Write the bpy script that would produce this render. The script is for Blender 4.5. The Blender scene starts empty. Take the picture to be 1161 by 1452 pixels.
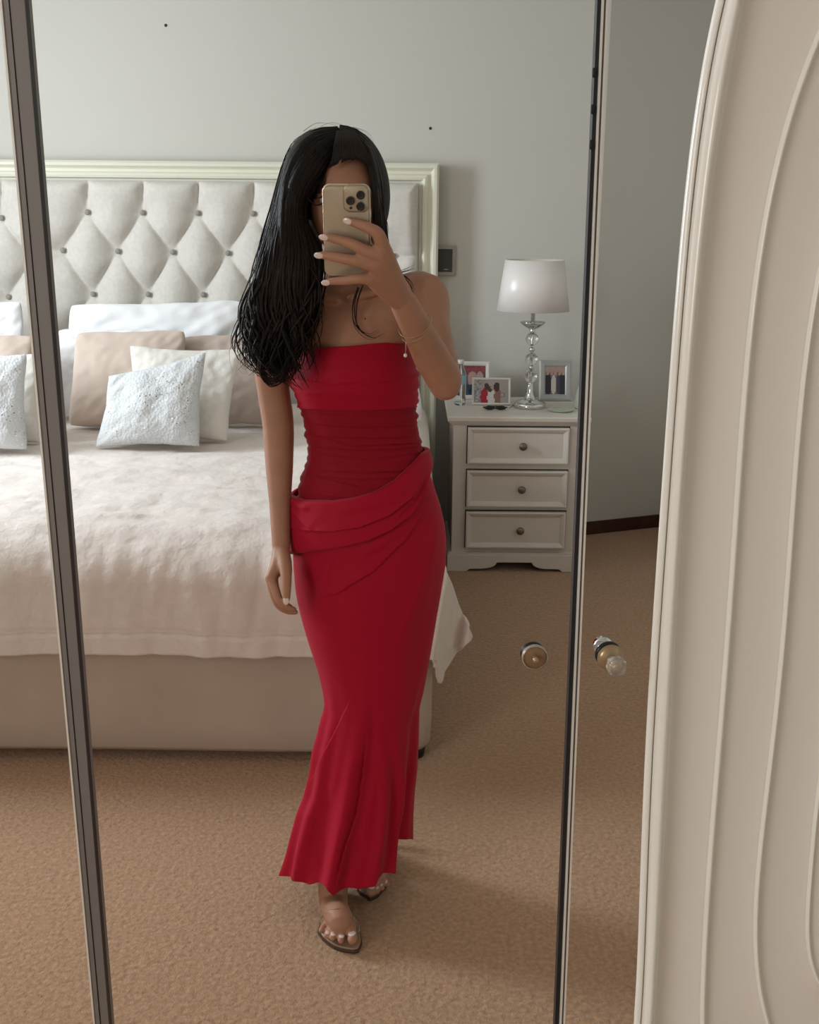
import bpy, bmesh, math, random
import numpy as np
from mathutils import Vector, Matrix, noise
random.seed(7)
sc = bpy.context.scene
C = sc.collection
PI = math.pi
# ------------------------------------------------------------------ camera
FPX = 1608.0; W, H = 1161.0, 1452.0
PITCH = math.radians(15.3); ROLL = math.radians(0.5)
CAM = np.array([0.0, 0.0, 1.58])
fw = np.array([0, math.cos(PITCH), -math.sin(PITCH)])
r0 = np.array([1.0, 0, 0]); u0 = np.cross(r0, fw)
rt = r0 * math.cos(ROLL) + u0 * math.sin(ROLL)      # camera turned slightly anticlockwise
up = -r0 * math.sin(ROLL) + u0 * math.cos(ROLL)
cam = bpy.data.cameras.new('camera'); cam_o = bpy.data.objects.new('camera', cam); C.objects.link(cam_o)
cam.sensor_fit = 'HORIZONTAL'; cam.sensor_width = 36; cam.lens = 36 * FPX / W
cam.clip_start = 0.02; cam.clip_end = 60
cam_o.matrix_world = Matrix(((rt[0], up[0], -fw[0], CAM[0]), (rt[1], up[1], -fw[1], CAM[1]), (rt[2], up[2], -fw[2], CAM[2]), (0, 0, 0, 1)))
sc.camera = cam_o
def ray(x, y):
    return fw * FPX + rt * (x - W / 2) - up * (y - H / 2)
def P(x, y, Y):
    d = ray(x, y); return CAM + d * (Y / d[1])
def PZ(x, y, z):
    d = ray(x, y); return CAM + d * ((z - CAM[2]) / d[2])
def PL(x, y, p0, n):
    d = ray(x, y); n = np.array(n); return CAM + d * (np.dot(np.array(p0) - CAM, n) / np.dot(d, n))
def proj(p):
    q = np.asarray(p) - CAM
    a = q @ rt; b = q @ up; c = q @ fw
    return W / 2 + FPX * a / c, H / 2 - FPX * b / c
# ------------------------------------------------------------------ world, lights, exposure
wd = bpy.data.worlds.new('world'); sc.world = wd; wd.use_nodes = True
bg = wd.node_tree.nodes['Background']; bg.inputs[0].default_value = (0.80, 0.90, 1.0, 1); bg.inputs[1].default_value = 1.0
def area(name, loc, aim, sx, sy, power, col):
    l = bpy.data.lights.new(name, 'AREA'); l.shape = 'RECTANGLE'; l.size = sx; l.size_y = sy; l.energy = power; l.color = col
    o = bpy.data.objects.new(name, l); C.objects.link(o); o.location = loc
    o.rotation_euler = (Vector(aim) - Vector(loc)).to_track_quat('-Z', 'Y').to_euler(); return o
WIN1 = (-2.93, 3.45, 1.80); WIN2 = (-2.93, -1.3, 1.75)
area('window_light', WIN1, (0, 3.45, 1.80), .70, 1.25, 72, (0.84, 0.93, 1.0))
area('window_light', WIN2, (0, -1.0, 1.55), 1.5, 1.35, 46, (1.0, 0.96, 0.90))
sc.view_settings.view_transform = 'Standard'; sc.view_settings.look = 'None'; sc.view_settings.gamma = 1
sc.view_settings.use_curve_mapping = False; sc.view_settings.exposure = 0.08
sc.cycles.max_bounces = 8; sc.cycles.diffuse_bounces = 5
# ------------------------------------------------------------------ helpers
def tag(o, label=None, cat=None, group=None, kind=None):
    if label: o['label'] = label
    if cat: o['category'] = cat
    if group: o['group'] = group
    if kind: o['kind'] = kind
    return o
def thing(name, label, cat, loc=(0, 0, 0), group=None):
    o = bpy.data.objects.new(name, None); C.objects.link(o); o.location = loc; o.empty_display_size = .1
    return tag(o, label, cat, group)
def link(name, me, mat, parent=None, smooth=True):
    if mat is not None:
        me.materials.clear(); me.materials.append(mat)
    if smooth:
        me.polygons.foreach_set('use_smooth', [True] * len(me.polygons))
    o = bpy.data.objects.new(name, me); C.objects.link(o)
    if parent is not None:
        o.parent = parent
        m = Matrix.Identity(4); q = parent
        m = world_of(parent); o.matrix_parent_inverse = m.inverted()
    return o
def world_of(o):
    m = Matrix.Translation(o.location) @ o.rotation_euler.to_matrix().to_4x4()
    return (world_of(o.parent) @ o.matrix_parent_inverse @ m) if o.parent else m
def pyd(verts, faces):
    me = bpy.data.meshes.new('m'); me.from_pydata([tuple(map(float, v)) for v in verts], [], faces); me.update(); return me
def grid_faces(nr, nc, closed=False, flip=False):
    f = []
    for i in range(nr - 1):
        for j in range(nc if closed else nc - 1):
            k = (j + 1) % nc
            q = (i * nc + j, i * nc + k, (i + 1) * nc + k, (i + 1) * nc + j)
            f.append(q[::-1] if flip else q)
    return f
def loft(rings, cap=True):
    n = len(rings[0]); v = [p for r in rings for p in r]; f = grid_faces(len(rings), n, True)
    if cap:
        f.append(tuple(range(n))[::-1]); f.append(tuple(range((len(rings) - 1) * n, len(rings) * n)))
    return v, f
def catmull(pts, n):
    p = np.array(pts, float); m = len(p); out = []
    ts = np.linspace(0, m - 1, n)
    for t in ts:
        i = min(int(t), m - 2); u = t - i
        a = p[max(i - 1, 0)]; b = p[i]; c = p[i + 1]; d = p[min(i + 2, m - 1)]
        out.append(.5 * ((2 * b) + (-a + c) * u + (2 * a - 5 * b + 4 * c - d) * u * u + (-a + 3 * b - 3 * c + d) * u ** 3))
    return np.array(out)
def tube(pts, rad, n=12, seg=None, flat=None, roundcap=True):
    """smooth tapered tube through pts; returns verts, faces"""
    pts = np.array(pts, float); rad = np.array(rad, float)
    if seg is None: seg = max(2, (len(pts) - 1) * 5 + 1)
    c = catmull(pts, seg) if len(pts) > 2 else np.array([pts[0] + (pts[1] - pts[0]) * t for t in np.linspace(0, 1, seg)])
    r = np.interp(np.linspace(0, len(pts) - 1, seg), range(len(pts)), rad)
    T = np.gradient(c, axis=0); T /= np.linalg.norm(T, axis=1)[:, None] + 1e-9
    ref = np.array([0, 0, 1.0]) if abs(T[0][2]) < .9 else np.array([0, 1.0, 0])
    N = np.cross(T[0], ref); N /= np.linalg.norm(N)
    rings = []
    def ring(cc, rr, N, B):
        return [cc + rr * (math.cos(a) * N + (flat or 1) * math.sin(a) * B) for a in [2 * PI * k / n for k in range(n)]]
    for i in range(seg):
        N = N - T[i] * np.dot(N, T[i]); N /= np.linalg.norm(N) + 1e-9
        B = np.cross(T[i], N)
        if i == 0 and roundcap:
            for a in (75, 50, 25): rings.append(ring(c[0] - T[0] * r[0] * math.sin(math.radians(a)), r[0] * math.cos(math.radians(a)), N, B))
        rings.append(ring(c[i], r[i], N, B))
        if i == seg - 1 and roundcap:
            for a in (25, 50, 75): rings.append(ring(c[i] + T[i] * r[i] * math.sin(math.radians(a)), r[i] * math.cos(math.radians(a)), N, B))
    return loft(rings)
class MB:
    def __init__(s): s.v = []; s.f = []
    def add(s, vf):
        k = len(s.v); s.v += [tuple(map(float, p)) for p in vf[0]]; s.f += [tuple(i + k for i in q) for q in vf[1]]; return s
    def build(s, name, mat, parent=None, smooth=True):
        return link(name, pyd(s.v, s.f), mat, parent, smooth)
def ellipsoid(c, r, nu=24, nv=14, R=None):
    rings = []
    for i in range(1, nv):
        a = PI * i / nv
        rings.append([np.array([math.sin(a) * math.cos(2 * PI * k / nu) * r[0], math.sin(a) * math.sin(2 * PI * k / nu) * r[1], -math.cos(a) * r[2]]) for k in range(nu)])
    v, f = loft(rings, cap=False); b = len(v)
    v += [np.array([0, 0, -r[2]]), np.array([0, 0, r[2]])]
    for k in range(nu):
        f.append(((k + 1) % nu, k, b)); f.append(((nv - 2) * nu + k, (nv - 2) * nu + (k + 1) % nu, b + 1))
    if R is not None: v = [np.array(R) @ p for p in v]
    return [p + np.array(c) for p in v], f
def lathe(prof, c, n=40, axis=None, cap=True):
    """prof: (r, z) list; closed at ends if r small"""
    rings = [[np.array([r * math.cos(2 * PI * k / n), r * math.sin(2 * PI * k / n), z]) for k in range(n)] for r, z in prof]
    v, f = loft(rings, cap)
    if axis is not None:
        q = Vector((0, 0, 1)).rotation_difference(Vector(axis)).to_matrix(); q = np.array(q)
        v = [q @ p for p in v]
    return [p + np.array(c) for p in v], f
def box_me(x0, x1, y0, y1, z0, z1, bev=0.0, seg=2):
    bm = bmesh.new(); bmesh.ops.create_cube(bm, size=1)
    for v in bm.verts:
        v.co = Vector((x0 + (v.co.x + .5) * (x1 - x0), y0 + (v.co.y + .5) * (y1 - y0), z0 + (v.co.z + .5) * (z1 - z0)))
    if bev: bmesh.ops.bevel(bm, geom=list(bm.edges), offset=bev, segments=seg, affect='EDGES', profile=.5)
    me = bpy.data.meshes.new('m'); bm.to_mesh(me); bm.free(); return me
def box(name, mat, x0, x1, y0, y1, z0, z1, parent=None, bev=0.0, seg=2):
    o = link(name, box_me(x0, x1, y0, y1, z0, z1, bev, seg), mat, parent, smooth=False)
    return o
def extrude_poly(pts, y0, y1):
    """pts list of (x,z) polygon; extruded along Y"""
    n = len(pts); v = [(x, y0, z) for x, z in pts] + [(x, y1, z) for x, z in pts]
    f = [tuple(range(n)), tuple(range(2 * n - 1, n - 1, -1))] + [(i, n + i, n + (i + 1) % n, (i + 1) % n) for i in range(n)]
    return v, f
def fix_normals(o):
    bm = bmesh.new(); bm.from_mesh(o.data); bmesh.ops.recalc_face_normals(bm, faces=bm.faces); bm.to_mesh(o.data); bm.free(); return o
def rotbox(c, s, R):
    v = []
    for sx in (-1, 1):
        for sy in (-1, 1):
            for sz in (-1, 1): v.append(np.array(c) + np.array(R) @ (np.array([sx * s[0], sy * s[1], sz * s[2]]) / 2))
    return v, [(0, 1, 3, 2), (4, 6, 7, 5), (0, 4, 5, 1), (2, 3, 7, 6), (0, 2, 6, 4), (1, 5, 7, 3)]
def bevel_mod(o, w, seg=2):
    m = o.modifiers.new('b', 'BEVEL'); m.width = w; m.segments = seg; m.limit_method = 'ANGLE'; return o
def seg_dist(px, py, poly):
    """signed distance (positive = below / right of travel direction) to a polyline"""
    best = np.full(px.shape, 1e9); sgn = np.zeros(px.shape); tt = np.zeros(px.shape)
    L = [0]
    for a, b in zip(poly[:-1], poly[1:]): L.append(L[-1] + math.hypot(b[0] - a[0], b[1] - a[1]))
    for k, (a, b) in enumerate(zip(poly[:-1], poly[1:])):
        dx, dy = b[0] - a[0], b[1] - a[1]; l2 = dx * dx + dy * dy + 1e-9
        t = np.clip(((px - a[0]) * dx + (py - a[1]) * dy) / l2, 0, 1)
        ex = px - (a[0] + t * dx); ey = py - (a[1] + t * dy); d = np.hypot(ex, ey)
        s = np.sign(dx * ey - dy * ex); m = d < best
        best = np.where(m, d, best); sgn = np.where(m, s, sgn); tt = np.where(m, (L[k] + t * math.sqrt(l2)) / L[-1], tt)
    return best, sgn, tt
# ------------------------------------------------------------------ materials
def mat(name, col, rough=.6, metal=0, spec=.5, bump=None, noise_col=None, sheen=0, trans=0, ior=1.45, alpha=1, sss=0, coat=0):
    m = bpy.data.materials.new(name); m.use_nodes = True; nt = m.node_tree; b = nt.nodes['Principled BSDF']
    b.inputs['Base Color'].default_value = (*col, 1); b.inputs['Roughness'].default_value = rough; b.inputs['Metallic'].default_value = metal
    b.inputs['Specular IOR Level'].default_value = spec; b.inputs['IOR'].default_value = ior
    b.inputs['Transmission Weight'].default_value = trans; b.inputs['Alpha'].default_value = alpha
    b.inputs['Coat Weight'].default_value = coat
    if sheen: b.inputs['Sheen Weight'].default_value = sheen; b.inputs['Sheen Roughness'].default_value = .5
    if sss: b.inputs['Subsurface Weight'].default_value = sss; b.inputs['Subsurface Radius'].default_value = (.012, .005, .003); b.inputs['Subsurface Scale'].default_value = 1
    tc = nt.nodes.new('ShaderNodeTexCoord')
    if noise_col:   # (scale, amount)
        n = nt.nodes.new('ShaderNodeTexNoise'); n.inputs['Scale'].default_value = noise_col[0]; n.inputs['Detail'].default_value = 5
        r = nt.nodes.new('ShaderNodeValToRGB'); a = noise_col[1]
        r.color_ramp.elements[0].color = (*[max(0, c * (1 - a)) for c in col], 1); r.color_ramp.elements[1].color = (*[min(1, c * (1 + a)) for c in col], 1)
        r.color_ramp.elements[0].position = .3; r.color_ramp.elements[1].position = .7
        nt.links.new(tc.outputs['Object'], n.inputs['Vector']); nt.links.new(n.outputs['Fac'], r.inputs['Fac']); nt.links.new(r.outputs['Color'], b.inputs['Base Color'])
    if bump:        # list of (kind, scale, strength, distance)
        prev = None
        for kind, s, st, d in bump:
            mp = nt.nodes.new('ShaderNodeMapping'); nt.links.new(tc.outputs['Object'], mp.inputs['Vector'])
            if kind == 'weave':
                n = nt.nodes.new('ShaderNodeTexNoise'); mp.inputs['Scale'].default_value = (s, s, s * .25); n.inputs['Scale'].default_value = 1; n.inputs['Detail'].default_value = 2; out = n.outputs['Fac']
            elif kind == 'voronoi':
                n = nt.nodes.new('ShaderNodeTexVoronoi'); n.inputs['Scale'].default_value = s; out = n.outputs['Distance']
            elif kind == 'wave':
                n = nt.nodes.new('ShaderNodeTexWave'); n.inputs['Scale'].default_value = s; n.inputs['Distortion'].default_value = 9; n.inputs['Detail Scale'].default_value = .6; out = n.outputs['Fac']
            else:
                n = nt.nodes.new('ShaderNodeTexNoise'); n.inputs['Scale'].default_value = s; n.inputs['Detail'].default_value = 6; out = n.outputs['Fac']
            nt.links.new(mp.outputs['Vector'], n.inputs['Vector'])
            bp = nt.nodes.new('ShaderNodeBump'); bp.inputs['Strength'].default_value = st; bp.inputs['Distance'].default_value = d
            nt.links.new(out, bp.inputs['Height'])
            if prev: nt.links.new(prev.outputs['Normal'], bp.inputs['Normal'])
            prev = bp
        nt.links.new(prev.outputs['Normal'], b.inputs['Normal'])
    return m
M = {}
M['wall'] = mat('wall paint', (.60, .58, .53), .85, spec=.2, bump=[('noise', 250, .08, .001)])
M['ceil'] = mat('ceiling paint', (.75, .74, .70), .9)
M['carpet'] = mat('carpet', (.45, .27, .155), .95, spec=.05, noise_col=(90, .22), sheen=.3, bump=[('noise', 60, .7, .012), ('noise', 320, .6, .004)])
M['skirting'] = mat('dark wood', (.060, .022, .016), .4, noise_col=(8, .3))
M['headwood'] = mat('cream paint', (.74, .72, .60), .35)
M['pad'] = mat('oatmeal linen', (.64, .605, .55), .9, spec=.1, sheen=.2, noise_col=(60, .05), bump=[('weave', 900, .25, .001)])
M['button'] = mat('button linen', (.30, .27, .235), .8)
M['base'] = mat('bed base fabric', (.52, .43, .36), .95, spec=.1, noise_col=(5, .06), bump=[('weave', 700, .25, .001)])
M['duvet'] = mat('duvet cotton', (.74, .665, .61), .85, spec=.15, sheen=.2, bump=[('noise', 9, .5, .02), ('noise', 28, .6, .008), ('noise', 300, .1, .001)])
M['white'] = mat('white cotton', (.80, .80, .81), .85, spec=.15, bump=[('noise', 14, .3, .008)])
M['cream'] = mat('cream jacquard', (.72, .68, .62), .7, bump=[('voronoi', 70, .35, .002), ('wave', 9, .25, .002)])
M['beige'] = mat('beige linen', (.58, .475, .405), .9, spec=.1, sheen=.2, bump=[('weave', 500, .4, .0015)])
M['beige_shaded'] = mat('taupe linen', (.46, .375, .325), .9, spec=.1, sheen=.2, bump=[('weave', 500, .4, .0015)])  # darker copy of the beige linen, shade put into the colour
M['pillow_dark'] = mat('dark trim', (.05, .05, .06), .6)
M['nstand'] = mat('off white lacquer', (.72, .67, .61), .4)
M['nknob'] = mat('knob pewter', (.22, .18, .15), .35, metal=.7)
M['chrome'] = mat('chrome', (.75, .76, .78), .08, metal=1)
M['crystal'] = mat('crystal glass', (1, 1, 1), .02, trans=1, ior=1.5)
M['shade'] = mat('satin lampshade', (.84, .80, .77), .32, spec=.9, sheen=.2, bump=[('weave', 1200, .08, .0005)])
M['shade_in'] = mat('lampshade lining', (.78, .74, .62), .8)
M['photowhite'] = mat('white frame', (.70, .67, .62), .4)
M['photosilver'] = mat('silver glitter frame', (.45, .46, .46), .35, metal=.4, bump=[('voronoi', 400, .3, .001)])
M['black'] = mat('black plastic', (.012, .012, .014), .3)
M['glass_clear'] = mat('clear glass', (.95, .98, 1), .03, trans=1, ior=1.3)
M['blue'] = mat('blue label', (.30, .50, .60), .5)
M['green'] = mat('pale green', (.55, .62, .50), .4)
M['panelgrey'] = mat('charcoal plate', (.05, .05, .05), .3)
M['panelrim'] = mat('brushed steel', (.36, .33, .30), .35, metal=.6)
M['barface'] = mat('grey anodised metal', (.22, .205, .20), .45, metal=.3)
M['bardark'] = mat('black rubber seal', (.01, .01, .012), .5)
M['barlight'] = mat('polished aluminium edge', (.85, .84, .80), .25, metal=.3)
M['mould'] = mat('white moulded lacquer', (.86, .82, .785), .28, spec=.5, coat=.3)
M['mouldrim'] = mat('white lacquer rim', (.90, .89, .84), .25, coat=.3)
M['brass'] = mat('brass', (.42, .32, .19), .3, metal=.55)
M['knobface'] = mat('tarnished bronze', (.30, .19, .11), .3, metal=.4)
M['acrylic'] = mat('acrylic', (.90, .86, .78), .06, trans=.75, ior=1.45, coat=.5)
M['skin'] = mat('skin', (.40, .205, .13), .5, spec=.35, sss=.12, noise_col=(25, .06), bump=[('noise', 120, .06, .001)])
M['lips'] = mat('lips', (.42, .13, .12), .4)
M['eye'] = mat('eye white', (.7, .68, .65), .2)
M['iris'] = mat('iris', (.06, .03, .02), .2)
M['nail'] = mat('pale pink nail polish', (.78, .62, .58), .15, coat=.6)
M['hair'] = mat('dark brown hair', (.011, .0075, .006), .52, spec=.2, noise_col=(9, .5), bump=[('weave', 420, .6, .003)])
M['dress'] = mat('crimson crepe', (.38, .004, .024), .62, spec=.14, sheen=.06, bump=[('noise', 25, .18, .004), ('weave', 1200, .08, .0004)])
M['mesh'] = mat('crimson mesh', (.36, .007, .024), .7, spec=.1, sheen=.05, alpha=.66, bump=[('weave', 900, .15, .0006)])
M['gold'] = mat('gold phone glass', (.50, .43, .33), .22, metal=.35, coat=.4)
M['goldrim'] = mat('phone case edge', (.60, .50, .36), .2, metal=.8)
M['lens'] = mat('camera lens glass', (.008, .008, .012), .08, coat=1)
M['sandal'] = mat('sandal leather', (.36, .24, .16), .4)
M['sandal_dark'] = mat('sandal sole edge', (.07, .04, .025), .5)
M['clear'] = mat('clear vinyl strap', (.95, .88, .75), .08, trans=.95, ior=1.2, alpha=.45)
M['hole'] = mat('wall plug', (.03, .03, .03), .8)
# silver sequin cushion
ms = mat('silver sequin cloth', (.62, .64, .65), .55, bump=[('voronoi', 110, .6, .003)]); M['sequin'] = ms
nt = ms.node_tree; v = nt.nodes.new('ShaderNodeTexVoronoi'); v.inputs['Scale'].default_value = 95
rp = nt.nodes.new('ShaderNodeValToRGB'); rp.color_ramp.elements[0].position = .22; rp.color_ramp.elements[1].position = .28
rp.color_ramp.elements[0].color = (1, 1, 1, 1); rp.color_ramp.elements[1].color = (0, 0, 0, 1)
n2 = nt.nodes.new('ShaderNodeTexNoise'); n2.inputs['Scale'].default_value = 9
r2 = nt.nodes.new('ShaderNodeValToRGB'); r2.color_ramp.elements[0].position = .50; r2.color_ramp.elements[1].position = .56
mu = nt.nodes.new('ShaderNodeMath'); mu.operation = 'MULTIPLY'
tc = nt.nodes.new('ShaderNodeTexCoord')
for n_ in (v, n2): nt.links.new(tc.outputs['Object'], n_.inputs['Vector'])
nt.links.new(v.outputs['Distance'], rp.inputs[0]); nt.links.new(n2.outputs['Fac'], r2.inputs[0])
nt.links.new(rp.outputs[0], mu.inputs[0]); nt.links.new(r2.outputs[0], mu.inputs[1])
nt.links.new(mu.outputs[0], nt.nodes['Principled BSDF'].inputs['Metallic'])
rr = nt.nodes.new('ShaderNodeMapRange'); rr.inputs['To Min'].default_value = .6; rr.inputs['To Max'].default_value = .12
nt.links.new(mu.outputs[0], rr.inputs[0]); nt.links.new(rr.outputs[0], nt.nodes['Principled BSDF'].inputs['Roughness'])
# printed photographs: colour comes from a colour attribute
mp_ = mat('photo print', (.5, .5, .5), .25, coat=.4); at_ = mp_.node_tree.nodes.new('ShaderNodeVertexColor'); at_.layer_name = 'Col'
mp_.node_tree.links.new(at_.outputs['Color'], mp_.node_tree.nodes['Principled BSDF'].inputs['Base Color']); M['print'] = mp_
# hair gets fine streaks along its length through its own uv-free noise
# ------------------------------------------------------------------ room shell
YB = 5.38; XL = -3.0; XR = 1.47; YF = -2.6; ZC = 2.62
tag(box('floor', M['carpet'], XL - .1, XR + .1, YF - .1, YB + .5, -.05, 0), 'tan short pile carpet under the bed and the woman', kind='structure')
tag(box('ceiling', M['ceil'], XL - .1, XR + .1, YF - .1, YB + .5, ZC, ZC + .05), kind='structure')
XK = 0.865
tag(box('wall_back', M['wall'], XL, XK, YB, YB + .08, 0, ZC), 'pale grey painted wall behind the headboard', kind='structure')
kx, ky = XK, YB; ex, ey = XR, YB + .24
def slab(name, m, a, b, z0, z1, t, off=0):
    a = np.array(a); b = np.array(b); d = (b - a) / np.linalg.norm(b - a); n = np.array([-d[1], d[0]])
    if n[1] < 0: n = -n
    q = [a - n * off, b - n * off, b + n * (t - off), a + n * (t - off)]
    v = [(p[0], p[1], z) for z in (z0, z1) for p in q]
    return fix_normals(link(name, pyd(v, [(0, 1, 2, 3), (4, 5, 6, 7), (0, 1, 5, 4), (1, 2, 6, 5), (2, 3, 7, 6), (3, 0, 4, 7)]), m, None, False))
tag(slab('wall_angled', M['wall'], (kx, ky), (ex, ey), 0, ZC, .08), 'wall beyond the bedside cabinet, angled away from the window to darken it', kind='structure')  # wall section added at an angle so that it renders darker
tag(slab('baseboard_angled', M['skirting'], (kx - .01, ky), (ex, ey), 0, .065, .012, .012), 'dark brown wooden skirting board', kind='structure')
tag(box('wall_right', M['wall'], XR, XR + .08, YF, YB + .4, 0, ZC), kind='structure')
tag(box('wall_front', M['wall'], XL, XR, YF - .08, YF, 0, ZC), kind='structure')
def wall_with_openings(name, X, y0, y1, holes):
    mb = MB()
    def b(ya, yb, za, zb):
        me = box_me(X - .08, X, ya, yb, za, zb); mb.add(([v.co[:] for v in me.vertices], [tuple(p.vertices) for p in me.polygons]))
    cur = y0
    for (a, c, za, zb) in holes:
        b(cur, a, 0, ZC); b(a, c, 0, za); b(a, c, zb, ZC); cur = c
    b(cur, y1, 0, ZC)
    return tag(mb.build(name, M['wall'], None, False), 'pale wall with the bedroom windows', kind='structure')
wall_with_openings('wall_left', XL, YF, YB, [(-2.1, -.5, 1.05, 2.45), (2.8, 4.1, 1.1, 2.5)])
for i, (ya, yb, za, zb) in enumerate([(2.8, 4.1, 1.1, 2.5), (-2.1, -.5, 1.05, 2.45)]):
    w = MB(); ym = (ya + yb) / 2
    for a, b_, c, d in ((ya, ya + .05, za, zb), (yb - .05, yb, za, zb), (ya, yb, za, za + .05), (ya, yb, zb - .05, zb), (ym - .02, ym + .02, za, zb)):
        me = box_me(XL - .06, XL - .02, a, b_, c, d); w.add(([v.co[:] for v in me.vertices], [tuple(p.vertices) for p in me.polygons]))
    tag(w.build('window_%d' % (i + 1), M['mouldrim'], None, False), kind='structure')
tag(box('baseboard_back', M['skirting'], XL, XK, YB - .012, YB, 0, .065), 'dark brown skirting board behind the bed', kind='structure')
for (x, y) in ((235, 36), (610, 182)):
    c = P(x, y, YB)
    l = 'small dark wall plug above the tufted headboard' if x < 400 else 'small dark wall plug to the right above the woman\'s head'
    tag(MB().add(lathe([(.0005, -.004), (.005, -.004), (.0065, -.002), (.0065, .004)], c, 12, (0, 1, 0))).build('wall_plug', M['hole']), l, 'wall plug', 'wall plugs')
# wall control panel beside the headboard
def pp(x, y, Y): p = P(x, y, Y); return p[0], p[2]
x0, z1 = pp(612, 348, YB); x1, z0 = pp(645.5, 391, YB)
t = thing('wall_panel', 'small charcoal switch panel with a steel rim on the wall right of the headboard', 'wall switch', ((x0 + x1) / 2, YB, (z0 + z1) / 2))
box('panel_rim', M['panelrim'], x0, x1, YB - .018, YB, z0, z1, t, .003)
box('panel_face', M['panelgrey'], x0 + .014, x1 - .016, YB - .022, YB - .012, z0 + .018, z1 - .015, t, .001)
box('indicator', M['panelrim'], x1 - .055, x1 - .035, YB - .0235, YB - .021, z0 + .028, z0 + .032, t)
# ------------------------------------------------------------------ bed
YH = 5.27   # plane of the headboard face
BX0 = -2.25; BX1 = float(P(613, 960, 3.0)[0])
bed = thing('bed', 'wide upholstered bed with a cream framed tufted headboard and fabric base', 'bed', (-.9, 4.1, 0))
ztop = float(P(340, 229, YH)[2]); xr = float(P(622, 300, YH - .02)[0])
xin = float(P(592, 300, YH)[0]); zin = float(P(340, 259, YH)[2])
# moulded frame : profile swept along top and right
prof = [(0, .0), (0, -.075), (.010, -.085), (.022, -.085), (.030, -.074), (.036, -.068), (.048, -.068), (.054, -.080), (.064, -.084), (.074, -.080), (.080, -.068), (.097, -.066), (.097, .0)]
fwid = xr - xin
prof = [(a * fwid / .097, b) for a, b in prof]
hl = BX0 - .1
path = [(hl, 0.25, 'L'), (hl, ztop, 'TL'), (xr, ztop, 'TR'), (xr, 0.25, 'R')]
def sweep_frame(x0, x1, z0, z1, prof, yf):
    rings = []
    for (cx, cz, sx, sz) in ((x0, z0, 1, 0), (x0, z1, 1, -1), (x1, z1, -1, -1), (x1, z0, -1, 0)):
        rings.append([np.array([cx + sx * a, yf + b, cz + sz * a]) for a, b in prof])
    return loft(rings)
hb = fix_normals(MB().add(sweep_frame(hl, xr, 0.2, ztop, prof, YB - .01 - .02)).build('headboard', M['headwood'], bed, False))
box('backing', M['pad'], hl + .05, xr - .03, YH + .04, YB - .015, .2, ztop - .03, hb)
# tufted pad as a displaced grid
bt = {'r1': [], 'r2': [], 'r3': []}
r1 = [(-33 + 78.3 * k, 299.5 + .7 * k) for k in range(0, 8)]; r1 = [p for p in r1 if p[0] > 60]
r2 = [(89 + 78 * k, 355 + 1.3 * k) for k in range(0, 7)]
r3 = [(132 + 78 * k, 417 + .4 * k) for k in range(-1, 6)]; r3 = [p for p in r3 if p[0] > 60]
left = [(1.5, 309), (-38, 365), (12, 421), (-76, 309), (-66, 421), (48, 365)]
r4 = [(89 + 78 * k, 476) for k in range(0, 7)]
btn = np.array(r1 + r2 + r3 + r4 + left)
pleats = []
allb = [tuple(b) for b in btn]
for (a, b) in allb:
    for (c, d) in allb:
        if d > b + 30 and d < b + 75 and 20 < abs(c - a) < 60: pleats.append(((a, b), (c, d)))
for (a, b) in r1 + [left[0], left[3]]: pleats.append(((a + 2, 255), (a, b)))
pleats.append(((60, 355), r2[0])); pleats.append((r2[-1], (592, r2[-1][1])))
nx, nz = 420, 190
zb = .55
xs = np.linspace(hl + .08, xin + .002, nx); zs = np.linspace(zin + .003, zb, nz)
XX, ZZ = np.meshgrid(xs, zs)
pts = np.stack([XX, np.full_like(XX, YH), ZZ], -1)
px, py = proj(pts.reshape(-1, 3)); 
dep = np.zeros(px.shape)
pd = np.full(px.shape, 1e9)
dark = np.zeros(px.shape)
puff = np.ones(px.shape)
for a, b in pleats:
    d, s, t_ = seg_dist(px, py, [a, b]); puff *= 1 - .96 * np.exp(-(d / (7.5 if b[0] < a[0] or abs(b[0] - a[0]) < 3 else 6.0)) ** 1.0) * (1 if b[0] < a[0] + 3 else .72)
bd = np.full(px.shape, 1e9)
for b in btn: bd = np.minimum(bd, np.hypot(px - b[0], py - b[1]))
edge = np.minimum(np.minimum((xin - XX.ravel()) , zin + .003 - ZZ.ravel()), .05) / .05
puff = .062 * puff * (0.25 + .75 * (1 - np.exp(-(bd / 20.0) ** 1.3)))
puff *= np.sqrt(np.clip(1 - (1 - np.clip(edge, 0, 1)) ** 2, 0, 1)) * .95 + .05
# right border channel is a smooth roll
pxb = np.clip((px - 548) / 8, 0, 1)
pts = pts.reshape(-1, 3); pts[:, 1] -= puff
link('tufted_pad', pyd(pts, grid_faces(nz, nx, False, True)), M['pad'], hb)
for b in r1 + r2 + r3 + left[:3]:
    c = P(b[0], b[1], YH - .014)
    MB().add(ellipsoid(c, (.013, .008, .013), 12, 8)).build('button', M['button'], hb)
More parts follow.
